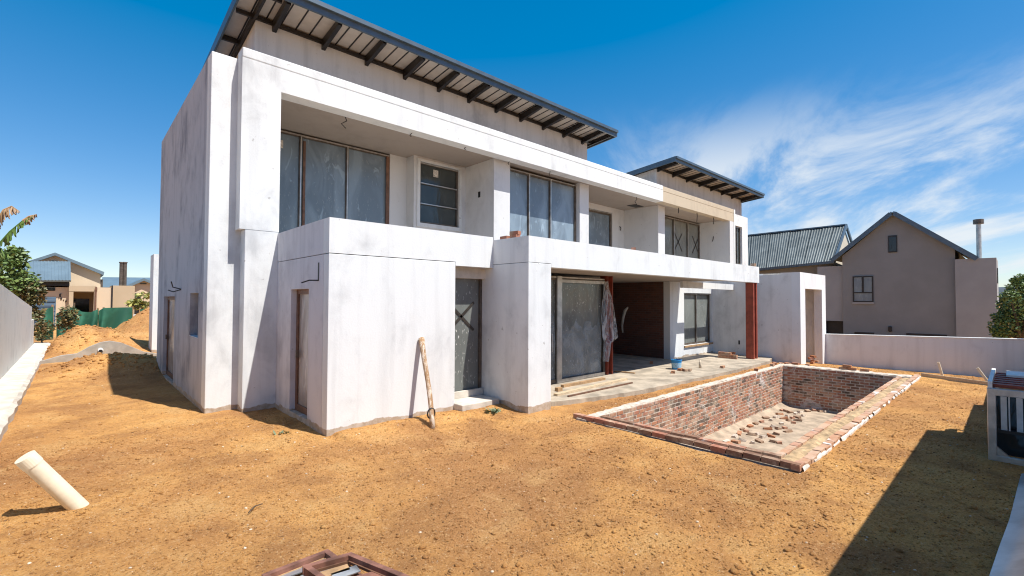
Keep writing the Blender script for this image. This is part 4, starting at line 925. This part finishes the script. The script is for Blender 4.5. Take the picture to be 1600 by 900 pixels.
# ------------------------------------------------------------------ beige houses far left
MAT['beige'] = plain('beige render', (.60, .48, .34), .85, 0, .05, .6)
MAT['beige2'] = plain('darker beige render', (.46, .36, .24), .85, 0, .05, .6)
MAT['slate'] = plain('slate metal roof', (.15, .21, .25), .45, .2, .1, 1)
MAT['shutter'] = plain('blue garage door', (.10, .16, .23), .4, .2, .3, 2, stretch=(.1, .1, 4))
BY = 42.0
def bx(u0, v0, u1, v1, y, d, zb=None):
    a = P(u0, v0, y=y); b_ = P(u1, v1, y=y); return (min(a[0], b_[0]), max(a[0], b_[0]), y, y+d, min(a[2], b_[2]) if zb is None else zb, max(a[2], b_[2]))
def pb(parent, name, mat, *args, **k):
    m_ = MB(); m_.box(*bx(*args, **k)); return m_.build(name, mat, parent)
def poly_y(parent, name, mat, pix, y, d):
    m_ = MB(); m_.prism([(P(u, v, y=y)[0], P(u, v, y=y)[2]) for u, v in pix], 'y', y, y+d); return m_.build(name, mat, parent)
B1 = thing('beige_house', 'beige house with blue grey gable roof behind the green net', 'house', (-8, BY, 0))
pb(B1, 'garage_wall', 'beige', -20, 447, 109, 520, BY, 6, zb=-.3)
GDW = pb(B1, 'garage_door', 'shutter', 50, 464, 86, 520, BY-.05, .04, zb=-.2)
for k in range(5): pb(GDW, 'door_slat', 'shutter', 50, 467+k*7, 86, 472+k*7, BY-.09, .035)
pb(B1, 'window', 'glass_dark', 50, 448.7, 86, 454.5, BY-.05, .04)
pb(B1, 'soffit_band', 'dark', 20, 438.5, 108, 447, BY-.2, 5)
# sloped blue roof over the garage
a0, a1 = P(10, 438, y=BY-.7), P(111, 438, y=BY-.7); c0_, c1_ = P(10, 408, y=BY+2.5), P(110, 408.5, y=BY+2.5)
mb = MB(); vs = [tuple(a0), tuple(a1), tuple(c1_), tuple(c0_)]; vs += [(x_, y_+.05, z_-.12) for x_, y_, z_ in vs]
mb.add(vs, [(0, 1, 2, 3), (7, 6, 5, 4), (0, 4, 5, 1), (1, 5, 6, 2), (2, 6, 7, 3), (3, 7, 4, 0)]); LR = mb.build('garage_roof', 'slate', B1)
for k in range(18):
    t = (k+.5)/18; p0 = np.array(a0)*(1-t)+np.array(a1)*t; p1 = np.array(c0_)*(1-t)+np.array(c1_)*t; m_ = MB(); m_.bar(p0+[0, 0, .015], p1+[0, 0, .015], .06, .04); m_.build('rib', 'slate', LR)
poly_y(B1, 'gable_wall', 'beige', [(50, 520), (50, 410), (86, 398), (157, 427), (157, 520)], BY+3.2, 6)
for pix in ([(44, 408), (86, 394.5), (86, 399), (46, 412)], [(86, 394.5), (163, 425), (162, 430), (86, 399)]): poly_y(B1, 'gable_roof', 'slate', pix, BY+2.8, 8)
pb(B1, 'gable_vent', 'dark', 79, 407.3, 92, 408.6, BY+3.1, .05)
pb(B1, 'portico_beam', 'beige2', 108, 446.5, 150, 455.5, BY-.6, 3.5)
pb(B1, 'portico_post', 'beige2', 108, 455.6, 113, 520, BY-.6, 1.0, zb=-.3); pb(B1, 'portico_post', 'beige', 147, 455.6, 152, 520, BY-.6, 3.5, zb=-.3)
pb(B1, 'portico_wall', 'beige', 113.5, 456, 147, 520, BY+2.9, .2, zb=-.3)
pb(B1, 'front_door', 'glass_dark', 114, 467, 138, 520, BY+2.8, .08, zb=-.2)
pb(B1, 'front_wall', 'beige', 152.2, 449, 174.2, 520, BY-.3, 5, zb=-.3); pb(B1, 'downpipe', 'rust_frame', 148.9, 448, 150, 500, BY-.75, .1, zb=0)
pb(B1, 'downpipe', 'dark', 174.4, 446, 175.3, 500, BY-.4, .1, zb=0)
cu = bpy.data.curves.new('house_number', 'FONT'); cu.body = '1878'
ch = list('1878'); hp = [(90.5, 466.5, 2.2), (94, 468, 3.0), (98, 470.5, 2.4), (101.5, 472, 2.6)]
for c_, (u, v, s_) in zip(ch, hp):
    cu = bpy.data.curves.new('numeral', 'FONT'); cu.body = c_; cu.size = s_*FPX**0*.075; cu.extrude = .02
    q = P(u, v, y=BY-.03); ob = bpy.data.objects.new('numeral', cu); COL.objects.link(ob)
    dg = bpy.context.evaluated_depsgraph_get(); mm_ = bpy.data.meshes.new_from_object(ob.evaluated_get(dg)); bpy.data.objects.remove(ob)
    mm_.materials.clear(); mm_.materials.append(MAT['black']); o = inst(mm_, 'numeral', tuple(q), (math.pi/2, 0, 0), parent=B1)
q = P(94, 463, y=BY-.03); mb = MB(); mb.tube([(q[0], BY-.03, q[2]-.05), (q[0]-.02, BY-.03, q[2]+.12), (q[0]+.03, BY-.03, q[2]+.2)], .05, 5); mb.build('wall_emblem', 'black', B1)
B2 = thing('beige_house', 'second beige house with twin dark flues right of the first', 'house', (-3, BY+4, 0))
pb(B2, 'front_block', 'beige2', 175.5, 446, 209, 520, BY-.1, 4, zb=-.3)
poly_y(B2, 'gable_wall', 'beige', [(203, 520), (203, 446.5), (225, 438), (240, 446), (260, 446), (260, 520)], BY+2, 5)
for pix in ([(199, 446), (225, 434.5), (225, 438.5), (201, 449)], [(225, 434.5), (262, 450), (262, 454), (225, 438.5)]): poly_y(B2, 'gable_roof', 'slate', pix, BY+1.6, 6)
pb(B2, 'doorway', 'dark', 209.5, 458, 219, 500, BY+1.9, .08, zb=-.2); pb(B2, 'gable_vent', 'dark', 219, 442.5, 229, 444, BY+1.9, .05)
a0, a1 = P(156, 449, y=BY+5), P(262, 449, y=BY+5); c0_, c1_ = P(160, 433, y=BY+9), P(262, 434, y=BY+9); mb = MB(); vs = [tuple(a0), tuple(a1), tuple(c1_), tuple(c0_)]; vs += [(x_, y_+.05, z_-.12) for x_, y_, z_ in vs]
mb.add(vs, [(0, 1, 2, 3), (7, 6, 5, 4), (0, 4, 5, 1), (1, 5, 6, 2), (2, 6, 7, 3), (3, 7, 4, 0)]); mb.build('main_roof', 'slate', B2)
pb(B2, 'rear_wall', 'beige2', 158, 448, 262, 520, BY+5.3, 5, zb=-.3)
for u in (189, 194.6):
    a = P(u, 446, y=BY+1.5); b = P(u, 411, y=BY+1.5); mb = MB(); mb.tube([(a[0], BY+1.5, a[2]-.6), (a[0], BY+1.5, b[2])], .135, 10); S = mb.build('flue', 'alu', B2)
    mb = MB(); mb.tube([(a[0], BY+1.5, b[2]+.001), (a[0], BY+1.5, b[2]+.09)], .17, 10); mb.build('flue_cap', 'alu', S)
pb(B2, 'short_flue', 'alu', 156.5, 436.5, 160.5, 450, BY+4, .3)

# ------------------------------------------------------------------ grey neighbours to the right
MAT['taupe'] = plain('taupe render', (.222, .23, .232), .9, 0, .06, .8, .15)
MAT['taupe2'] = plain('grey taupe render', (.31, .315, .32), .9, 0, .06, .8, .15)
MAT['cream'] = plain('cream render', (.55, .48, .38), .9, 0, .06, .8)
NX = 32.0
def yz(u, v, x=NX): q = P(u, v, x=x); return (q[1], q[2])
NG = thing('gable_house', 'grey taupe gabled house beyond the far boundary wall', 'house', (NX, -3, 0))
yl, yr = yz(1316, 396)[0], yz(1492, 396)[0]; apex = yz(1396, 334); zl = yz(1316, 400)[1]; zr_ = yz(1492, 389)[1]
mb = MB(); mb.prism([(yl, -1), (yl, zl), apex, (yr, zr_), (yr, -1)], 'x', NX, NX+9); mb.build('gable_wall', 'taupe', NG)
def slab(pa, pb_, th, x0, x1):
    d = Vector((pb_[0]-pa[0], pb_[1]-pa[1])).normalized(); n_ = Vector((-d.y, d.x))
    if n_.y < 0: n_ = -n_
    return [(pa[0], pa[1]), (pb_[0], pb_[1]), (pb_[0]+n_.x*th, pb_[1]+n_.y*th), (pa[0]+n_.x*th, pa[1]+n_.y*th)]
el, er = yz(1303, 407), yz(1524, 404)
apx = (apex[0], apex[1]+.02)
for e in (el, er):
    mb = MB(); mb.prism(slab(apx, e, .10, 0, 0), 'x', NX-.35, NX+9.3); RR = mb.build('roof_slope', 'slate', NG)
    mb = MB(); mb.prism(slab((apx[0], apx[1]-.14), (e[0], e[1]-.14), .24, 0, 0), 'x', NX-.40, NX-.352); mb.build('barge_board', 'fascia', RR)
    for k in range(10):
        t = (k+.5)/10; mb = MB(); mb.bar((NX-.3+9.5*t, apx[0], apx[1]+.13), (NX-.3+9.5*t, e[0], e[1]+.13), .08, .05); mb.build('rib', 'slate', RR)
def xrect(parent, name, mat, u0, v0, u1, v1, x, d):
    a = P(u0, v0, x=x); b_ = P(u1, v1, x=x); m_ = MB(); m_.box(x, x+d, min(a[1], b_[1]), max(a[1], b_[1]), min(a[2], b_[2]), max(a[2], b_[2])); return m_.build(name, mat, parent)
a = P(1332.5, 432, x=NX); b = P(1365, 472, x=NX); y0_, y1_, z0_, z1_ = b[1], a[1], b[2], a[2]; ymid = (y0_+y1_)/2; zm = z0_+(z1_-z0_)*.36
mb = MB(); mb.wall('y', y0_, y1_, z0_, z1_, NX-.06, NX-.002, [(y0_+.06, ymid-.05, zm+.04, z1_-.06), (ymid+.05, y1_-.06, zm+.04, z1_-.06), (y0_+.06, y1_-.06, z0_+.06, zm-.03)]); WN = mb.build('window', 'black', NG)
for o_ in ((y0_+.05, ymid-.04, zm+.03, z1_-.05), (ymid+.04, y1_-.05, zm+.03, z1_-.05), (y0_+.05, y1_-.05, z0_+.05, zm-.02)):
    mb = MB(); mb.box(NX-.03, NX-.02, *o_); mb.build('pane', 'glass_sky', WN)
mb = MB(); mb.box(NX-.08, NX-.001, y0_-.03, y1_+.03, z0_-.12, z0_-.01); mb.build('sill', 'taupe2', WN)
VW = xrect(NG, 'vent_window', 'black', 1387.5, 368.5, 1402, 394, NX-.04, .038); xrect(VW, 'pane', 'glass_dark', 1389, 370.5, 1400.5, 392, NX-.046, .005)
xrect(NG, 'low_window', 'dark', 1335, 518.5, 1366, 530, NX-.04, .038); xrect(NG, 'low_window', 'dark', 1416, 520.5, 1480, 534, NX-.04, .038)
q = P(1391, 514, x=NX); mb = MB(); mb.box(NX-.12, NX-.001, q[1]-.09, q[1]+.09, q[2]-.16, q[2]+.16); mb.build('wall_lamp', 'black', NG, .05)
ya_, yb_ = yz(1492.5, 405)[0], yz(1557, 405)[0]; zt_ = yz(1520, 404.5)[1]
mb = MB(); mb.box(NX-.25, NX+3.2, yb_, ya_-.002, -1, zt_); mb.build('side_block', 'taupe2', NG)
mb = MB(); mb.box(NX+.4, NX+1.4, yb_-.03, yb_-.001, 3.2, zt_-.5); mb.build('side_window', 'dark', NG)
q = P(1530, 403, x=NX+1.2); q2 = P(1528.5, 350, x=NX+1.2); mb = MB(); mb.tube([(NX+1.2, q[1], zt_-.2), (NX+1.2, q[1], q2[2])], .105, 12); S = mb.build('flue', 'alu_pale', NG)
mb = MB(); mb.tube([(NX+1.2, q[1], q2[2]+.001), (NX+1.2, q[1], q2[2]+.25)], .22, 12); mb.build('flue_cap', 'alu', S)

NR = thing('ribbed_roof_house', 'house with long ribbed grey metal roof left of the gabled house', 'house', (NX+2, 2, 0))
EXX, RX = NX+.3, NX+4.2
e0, e1 = P(1120, 427, x=EXX), P(1304, 408, x=EXX); r0, r1 = P(1120, 374, x=RX), P(1322, 352, x=RX)
mr, tr, br = newmat('weathered ribbed roof')
tr.links.new(mixc(tr, rng_map(tr, pos_noise(tr, 1.1, 6, .65, (1, 1, 1), .4), .35, .7), (.075, .09, .09), (.13, .15, .148)), br.inputs['Base Color']); br.inputs['Roughness'].default_value = .5; br.inputs['Metallic'].default_value = .25
MAT['ribroof'] = mr
nsh = 13
mb = MB(); vs = [tuple(e0), tuple(e1), tuple(r1), tuple(r0)]; vs += [(x_+.02, y_, z_-.15) for x_, y_, z_ in vs]
mb.add(vs, [(0, 1, 2, 3), (7, 6, 5, 4), (0, 4, 5, 1), (1, 5, 6, 2), (2, 6, 7, 3), (3, 7, 4, 0)]); RRF = mb.build('roof_slope', 'ribroof', NR)
for k in range(nsh):
    m_ = MB(); pts0 = []; pts1 = []
    for j in range(13):
        t = (k+(j/12)*.97)/nsh; h_ = (.035 if j % 3 == 1 else .012) + (.02 if k % 2 else 0)
        A_ = e0*(1-t)+e1*t; B_ = r0*(1-t)+r1*t; nrm = Vector((B_[0]-A_[0], 0, B_[2]-A_[2])).normalized(); off = np.array([-nrm.z, 0, nrm.x])*h_
        pts0.append(A_+off); pts1.append(B_+off)
    m_.add(pts0+pts1, [(j, j+1, 13+j+1, 13+j) for j in range(12)]); m_.build('roof_sheet', 'ribroof', RRF)
mb = MB(); mb.bar(r0+[0, 0, .05], r1+[0, 0, .05], .3, .08); mb.build('ridge_cap', 'slate', RRF)
mb = MB(); mb.bar(e0+[-.08, 0, -.05], e1+[-.08, 0, -.05], .12, .16); mb.build('gutter', 'fascia', RRF)
mb = MB(); mb.box(EXX+.6, EXX+7, e1[1]+.15, e0[1], -1, e1[2]-.05); mb.build('long_wall', 'taupe', NR)
mb = MB(); mb.add([(EXX+.3, e1[1]+.1, 2), (EXX+.3, e1[1]+.1, e1[2]+.1), (RX, r1[1]+.12, r1[2]-.12), (RX+4, r1[1]+.12, e1[2]+.1), (RX+4, e1[1]+.1, 2)], [(0, 1, 2, 3, 4)]); mb.build('end_gable', 'cream', NR)
mb = MB(); mb.bar((RX, r1[1], r1[2]+.0), (RX+4, r1[1]-.02, e1[2]), .12, .22); mb.build('barge_board', 'fascia', RRF)
mb = MB(); mb.bar((EXX, e1[1], e1[2]+.0), (RX, r1[1]-.02, r1[2]), .10, .22); mb.build('barge_board', 'fascia', RRF)
a = P(1277, 417, x=NX+.2); b = P(1317, 418, x=NX+.2); mb = MB(); mb.wall('y', b[1]-.5, a[1], -1, a[2], NX+.2, NX+.45, [(b[1]-.45, P(1290, 500, x=NX+.2)[1], -.5, P(1290, 501, x=NX+.2)[2])]); mb.build('link_wall', 'taupe2', NR)
mb = MB(); mb.box(NX+.5, NX+.55, b[1]-.4, a[1], -.5, 2.5); mb.build('dark_opening', 'dark', NR)
# red tiled roof far off to the right
mb = MB(); q = P(1566, 483, x=90); mb.prism([(q[1]-6, 0), (q[1]+5, 0), (q[1]+5, q[2]-1.0), (q[1]-.5, q[2]+.35), (q[1]-6, q[2]-1.0)], 'x', 90, 102)
FH = thing('far_house', 'far house with red roof glimpsed beside the tree', 'house', (90, q[1], 0)); mb.build('body', 'cream', FH)
MAT['redroof'] = plain('red roof tiles', (.35, .13, .08), .8, 0, .2, 1)
mb = MB(); mb.prism([(q[1]-6.5, q[2]-1.0), (q[1]-.5, q[2]+.65), (q[1]+5.5, q[2]-1.0), (q[1]+5.5, q[2]-.9), (q[1]-.5, q[2]+.85), (q[1]-6.5, q[2]-.9)], 'x', 89.5, 102.5); mb.build('roof', 'redroof', FH)

# ------------------------------------------------------------------ plants
def leaves(m_, c, rad, n, size, seed, up=.3, hollow=.35):
    r = random.Random(seed)
    for _ in range(n):
        while True:
            d = Vector((r.uniform(-1, 1), r.uniform(-1, 1), r.uniform(-1, 1)))
            if hollow < d.length < 1: break
        p_ = Vector((c[0]+d.x*rad[0], c[1]+d.y*rad[1], c[2]+d.z*rad[2])); s_ = size*r.uniform(.6, 1.3)
        a_ = Vector((r.gauss(0, 1), r.gauss(0, 1), r.gauss(0, .6)-.2)).normalized(); b_ = a_.cross(Vector((r.gauss(0, 1), r.gauss(0, 1), r.gauss(0, 1)))).normalized()
        m_.add([p_, p_+a_*s_*.5+b_*s_*.28, p_+a_*s_, p_+a_*s_*.5-b_*s_*.28], [(0, 1, 2, 3)]); m_.tone.append(r.random())
def tree(name, label, cat, base, clumps, nleaf, size, mat, seed, trunk_r=.08, trunkmat='bark', group=None):
    t_ = thing(name, label, cat, base, group); r = random.Random(seed); tr_ = MB(); b0 = Vector(base)
    cm_ = sum((Vector(c[:3]) for c in clumps), Vector())/len(clumps); fork = b0.lerp(cm_, .45); fork.x = b0.x*.6+fork.x*.4; fork.y = b0.y*.6+fork.y*.4
    tr_.tube([b0-Vector((0, 0, .2)), b0.lerp(fork, .5)+Vector((.04, .03, 0)), fork], [trunk_r, trunk_r*.85, trunk_r*.7], 7)
    for c in clumps:
        e = Vector(c[:3]); md = fork.lerp(e, .5)+Vector((r.uniform(-.1, .1), r.uniform(-.1, .1), .08)); tr_.tube([fork, md, e], [trunk_r*.55, trunk_r*.35, trunk_r*.12], 5)
    tr_.build('trunk', trunkmat, t_, smooth=True)
    cr_ = MB()
    for i, c in enumerate(clumps): leaves(cr_, c[:3], c[3], int(nleaf*c[4] if len(c) > 4 else nleaf), size, seed*31+i)
    cr_.build('crown', mat, t_); return t_
# tree at right behind the far wall
TX = 23.0; cl = []
rr = random.Random(5)
for (u, v, r_) in ((1590, 505, 1.0), (1575, 512, .7), (1600, 480, 1.0), (1583, 478, .6), (1570, 495, .5), (1594, 452, .55), (1578, 462, .35), (1606, 440, .6), (1565, 520, .4), (1592, 440, .25), (1615, 500, 1.3), (1622, 470, 1.2)):
    q = P(u, v, x=TX+rr.uniform(-.6, .6)); cl.append((q[0], q[1], q[2], (r_*.75, r_*.75, r_*.6)))
q = P(1596, 520, x=TX); tree('leafy_tree', 'bushy green tree behind the far wall at the right edge', 'tree', (q[0], q[1], -.25), cl, 620, .11, 'leaf', 3, .12)
# bushes behind the left wall
cl = []
for (u, v, r_) in ((8, 425, .9), (20, 405, .55), (24, 395, .35), (30, 440, .7), (42, 450, .6), (10, 450, 1.0), (52, 465, .45), (50, 490, .45), (-10, 420, 1.0), (57, 455, .3)):
    q = P(u, v, y=24); cl.append((q[0], q[1], q[2], (r_, r_, r_*.75)))
q = P(10, 480, y=24); tree('garden_bush', 'dense dark green bush behind the grey left wall', 'bush', (q[0], q[1], 0), cl[:4]+cl[5:6]+cl[8:9], 520, .20, 'leaf', 8, .1)
q = P(44, 480, y=25); tree('garden_bush', 'olive brown bush right of the dense dark bush', 'bush', (q[0], q[1], 0), [cl[4], cl[6], cl[7], cl[9]], 420, .18, 'leaf_olive', 9, .07)
cl = []
for (u, v, r_) in ((106, 487, .32), (104, 498, .4), (108, 510, .35), (112, 494, .3), (100, 505, .25)):
    q = P(u, v, y=24.5); cl.append((q[0], q[1], q[2], (r_, r_, r_*1.1)))
q = P(105, 520, y=24.5); tree('sapling', 'thin olive sapling in front of the green net', 'sapling', (q[0], q[1], 0), cl, 130, .16, 'leaf_olive', 12, .04)
cl = []
for (u, v, r_) in ((62, 505, .35), (58, 515, .4), (75, 512, .3), (66, 522, .3)):
    q = P(u, v, y=22.5); cl.append((q[0], q[1], q[2], (r_, r_, r_)))
q = P(64, 524, y=22.5); tree('scrub', 'dry olive scrub at the end of the left wall', 'shrub', (q[0], q[1], 0), cl, 140, .14, 'leaf_olive', 14, .04)
cl = []
for (u, v, r_) in ((214, 470, .3), (224, 462, .4), (228, 475, .35), (220, 480, .3), (206, 474, .2)):
    q = P(u, v, y=31); cl.append((q[0], q[1], q[2], (r_, r_, r_*.6)))
MAT['leaf_yellow'] = leafmat('yellow green leaves', (.14, .16, .03), (.42, .38, .10))
q = P(222, 495, y=31); tree('yellow_shrub', 'yellow green shrub behind the net near the white rear block', 'shrub', (q[0], q[1], 0), cl, 60, .28, 'leaf_yellow', 15, .05)
# banana plant
BYY = 13.0; BP0 = P(-25, 470, y=BYY)
BA = thing('banana_plant', 'banana plant with tattered brown and green leaves above the left wall', 'plant', (BP0[0], BYY, 0))
mb = MB(); mb.tube([(BP0[0], BYY, -.1), (BP0[0], BYY, 2.0), P(-22, 400, y=BYY)], [.14, .12, .09], 10); mb.build('stem', 'bark', BA, smooth=True)
def bleaf(pix, w_, mat, seed, ragged=.75):
    r = random.Random(seed); pp_ = [Vector(P(u, v, y=BYY)) for u, v in pix]; m_ = MB(); path = []
    for i in range(len(pp_)-1):
        for k in range(8): path.append(pp_[i].lerp(pp_[i+1], k/8))
    path.append(pp_[-1]); n_ = len(path)
    for i in range(n_-1):
        t = i/(n_-1); wd = w_*math.sin(math.pi*min(1, .12+t*.86))
        d = (path[i+1]-path[i]).normalized()
        for sgn in (-1, 1):
            sd = Vector((0, sgn, 0))*.5+Vector((0, 0, -1))*r.uniform(.5, 1.1)+d*r.uniform(-.1, .4); sd.normalize(); wl = wd*r.uniform(ragged, 1.1); 
            if r.random() < .12: continue
            a_, b_ = path[i], path[i+1]+d*.01; c_ = b_+sd*wl; e_ = a_+sd*wl*r.uniform(.75, 1)+d*r.uniform(-.02, .03)
            m_.add([a_, b_, b_.lerp(c_, .5)+Vector((0, 0, .02)), c_, e_, a_.lerp(e_, .5)+Vector((0, 0, .02))], [(0, 1, 2, 5), (5, 2, 3, 4)]); tn_ = r.random(); m_.tone += [tn_, tn_*.8]
    m_.build('leaf', mat, BA)
    m_ = MB(); m_.tube(path, [.03*(1-.75*i/n_) for i in range(n_)], 6); m_.build('midrib', 'leaf_banana' if mat == 'leaf_banana' else 'timber2', BA)
for pix, w_, mat, sd in (([(-22, 405), (-5, 385), (15, 362), (35, 345), (52, 336)], .33, 'leaf_banana', 1), ([(35, 345), (45, 338), (57, 335)], .26, 'leaf_dry', 2), ([(-22, 400), (-8, 350), (5, 328), (18, 322), (30, 330)], .42, 'leaf_dry', 3), ([(-20, 410), (-8, 390), (2, 388), (8, 400)], .4, 'leaf_banana', 4), ([(-22, 398), (-30, 350), (-25, 325), (-10, 320)], .4, 'leaf_banana', 5)):
    bleaf(pix, w_, mat, sd)
# weeds
def weed(u, v, label, n=26, s=.11, seed=1):
    q = P(u, v, z=.02); g = G(q[0], q[1]); r = random.Random(seed); m_ = MB()
    for _ in range(n):
        a_ = r.uniform(0, 6.28); l = s*r.uniform(.5, 1.3); d = Vector((math.cos(a_), math.sin(a_), r.uniform(.3, 1.0))).normalized(); sd = d.cross(Vector((0, 0, 1))).normalized()*l*.16
        o_ = Vector((q[0]+r.uniform(-.1, .1), q[1]+r.uniform(-.06, .06), g-.01)); m_.add([o_-sd*.5, o_+sd*.5, o_+d*l*.6+sd, o_+d*l, o_+d*l*.6-sd], [(0, 1, 2, 3, 4)]); m_.tone.append(r.random())
    tag(m_.build('weed', 'weed'), label, 'weed')
weed(772, 643, 'grey green weed beside the doorstep and the pillar', 40, .14, 2); weed(441, 676, 'small weed in the shade by the low side door', 18, .10, 3)

# ------------------------------------------------------------------ clods and pebbles on the soil
ico_v = []; 
phi = (1+5**.5)/2
ico = np.array([(-1, phi, 0), (1, phi, 0), (-1, -phi, 0), (1, -phi, 0), (0, -1, phi), (0, 1, phi), (0, -1, -phi), (0, 1, -phi), (phi, 0, -1), (phi, 0, 1), (-phi, 0, -1), (-phi, 0, 1)])/math.sqrt(1+phi*phi)
icof = np.array([(0, 11, 5), (0, 5, 1), (0, 1, 7), (0, 7, 10), (0, 10, 11), (1, 5, 9), (5, 11, 4), (11, 10, 2), (10, 7, 6), (7, 1, 8), (3, 9, 4), (3, 4, 2), (3, 2, 6), (3, 6, 8), (3, 8, 9), (4, 9, 5), (2, 4, 11), (6, 2, 10), (8, 6, 7), (9, 8, 1)])
def scatter(name, n, smin, smax, mat, label=None, power=2.6, area=None, heap=False):
    P_ = []
    while len(P_) < n:
        k = n*2
        if heap:
            c = np.array(MOUNDS)[rng.integers(0, len(MOUNDS), k)]; x_ = c[:, 0]+rng.normal(0, 1, k)*c[:, 3]*.7; y_ = c[:, 1]+rng.normal(0, 1, k)*c[:, 4]*.7
        else:
            # denser towards the camera
            u = rng.random(k); x_ = np.where(u < .75, rng.uniform(-4, 9, k), rng.uniform(9, 19.5, k)); y_ = np.where(rng.random(k) < .88, rng.uniform(-7.6, 2.4, k), rng.uniform(2.4, 11, k))
        ok = ~((x_ > PX0-.02) & (x_ < PX1+.02) & (y_ > PY0-.02) & (y_ < PY1+.02)) & ~((x_ > -1.2) & (y_ > 2.9) & (y_ < 13)) & ~((x_ > -.65) & (y_ > 2.55)&(y_<12)) & ~((x_ > -.05) & (x_ < 3.55) & (y_ > -.03)) & ~((x_ > 3.4) & (x_ < 15.75) & (y_ > -1.5-.2*(x_ > 7))) & (x_ > -3.74) & ~((x_ > 15.6) & (y_ > -2.5))& ~((x_ > 19.5))
        ok &= np.hypot(x_-CAM[0], y_-CAM[1]) > .9
        P_ += list(zip(x_[ok], y_[ok]))
    P_ = np.array(P_[:n]); s_ = smin+(smax-smin)*rng.random(n)**power; z_ = gz(P_[:, 0], P_[:, 1])
    sc_ = np.stack([s_*rng.uniform(.7, 1.3, n), s_*rng.uniform(.7, 1.3, n), s_*rng.uniform(.45, .85, n)], -1)
    an = rng.uniform(0, 6.28, n); jit = rng.uniform(.72, 1.2, (n, 12, 1)); v_ = ico[None]*jit*sc_[:, None, :]
    ca, sa = np.cos(an)[:, None], np.sin(an)[:, None]; vx = v_[..., 0]*ca-v_[..., 1]*sa; vy = v_[..., 0]*sa+v_[..., 1]*ca
    V_ = np.stack([vx+P_[:, :1], vy+P_[:, 1:], v_[..., 2]+(z_+sc_[:, 2]*.25)[:, None]], -1).reshape(-1, 3)
    F_ = (icof[None]+(np.arange(n)*12)[:, None, None]).reshape(-1, 3)
    me_ = bpy.data.meshes.new(name); me_.vertices.add(len(V_)); me_.vertices.foreach_set('co', V_.ravel()); me_.loops.add(F_.size); me_.loops.foreach_set('vertex_index', F_.ravel().astype(np.int32))
    me_.polygons.add(len(F_)); me_.polygons.foreach_set('loop_start', np.arange(0, F_.size, 3)); me_.polygons.foreach_set('loop_total', np.full(len(F_), 3)); me_.update(calc_edges=True); me_.materials.append(MAT[mat])
    o_ = bpy.data.objects.new(name, me_); COL.objects.link(o_); struct(o_, 'stuff'); return o_
scatter('soil_grains', 48000, .004, .014, 'soil', power=1.8); scatter('soil_clods', 2600, .012, .034, 'soil', power=3); scatter('dark_clods', 3000, .004, .014, 'clod_dark'); scatter('pebbles', 900, .004, .016, 'pebble'); scatter('heap_clods', 2200, .008, .07, 'soil', heap=True, power=3.5)
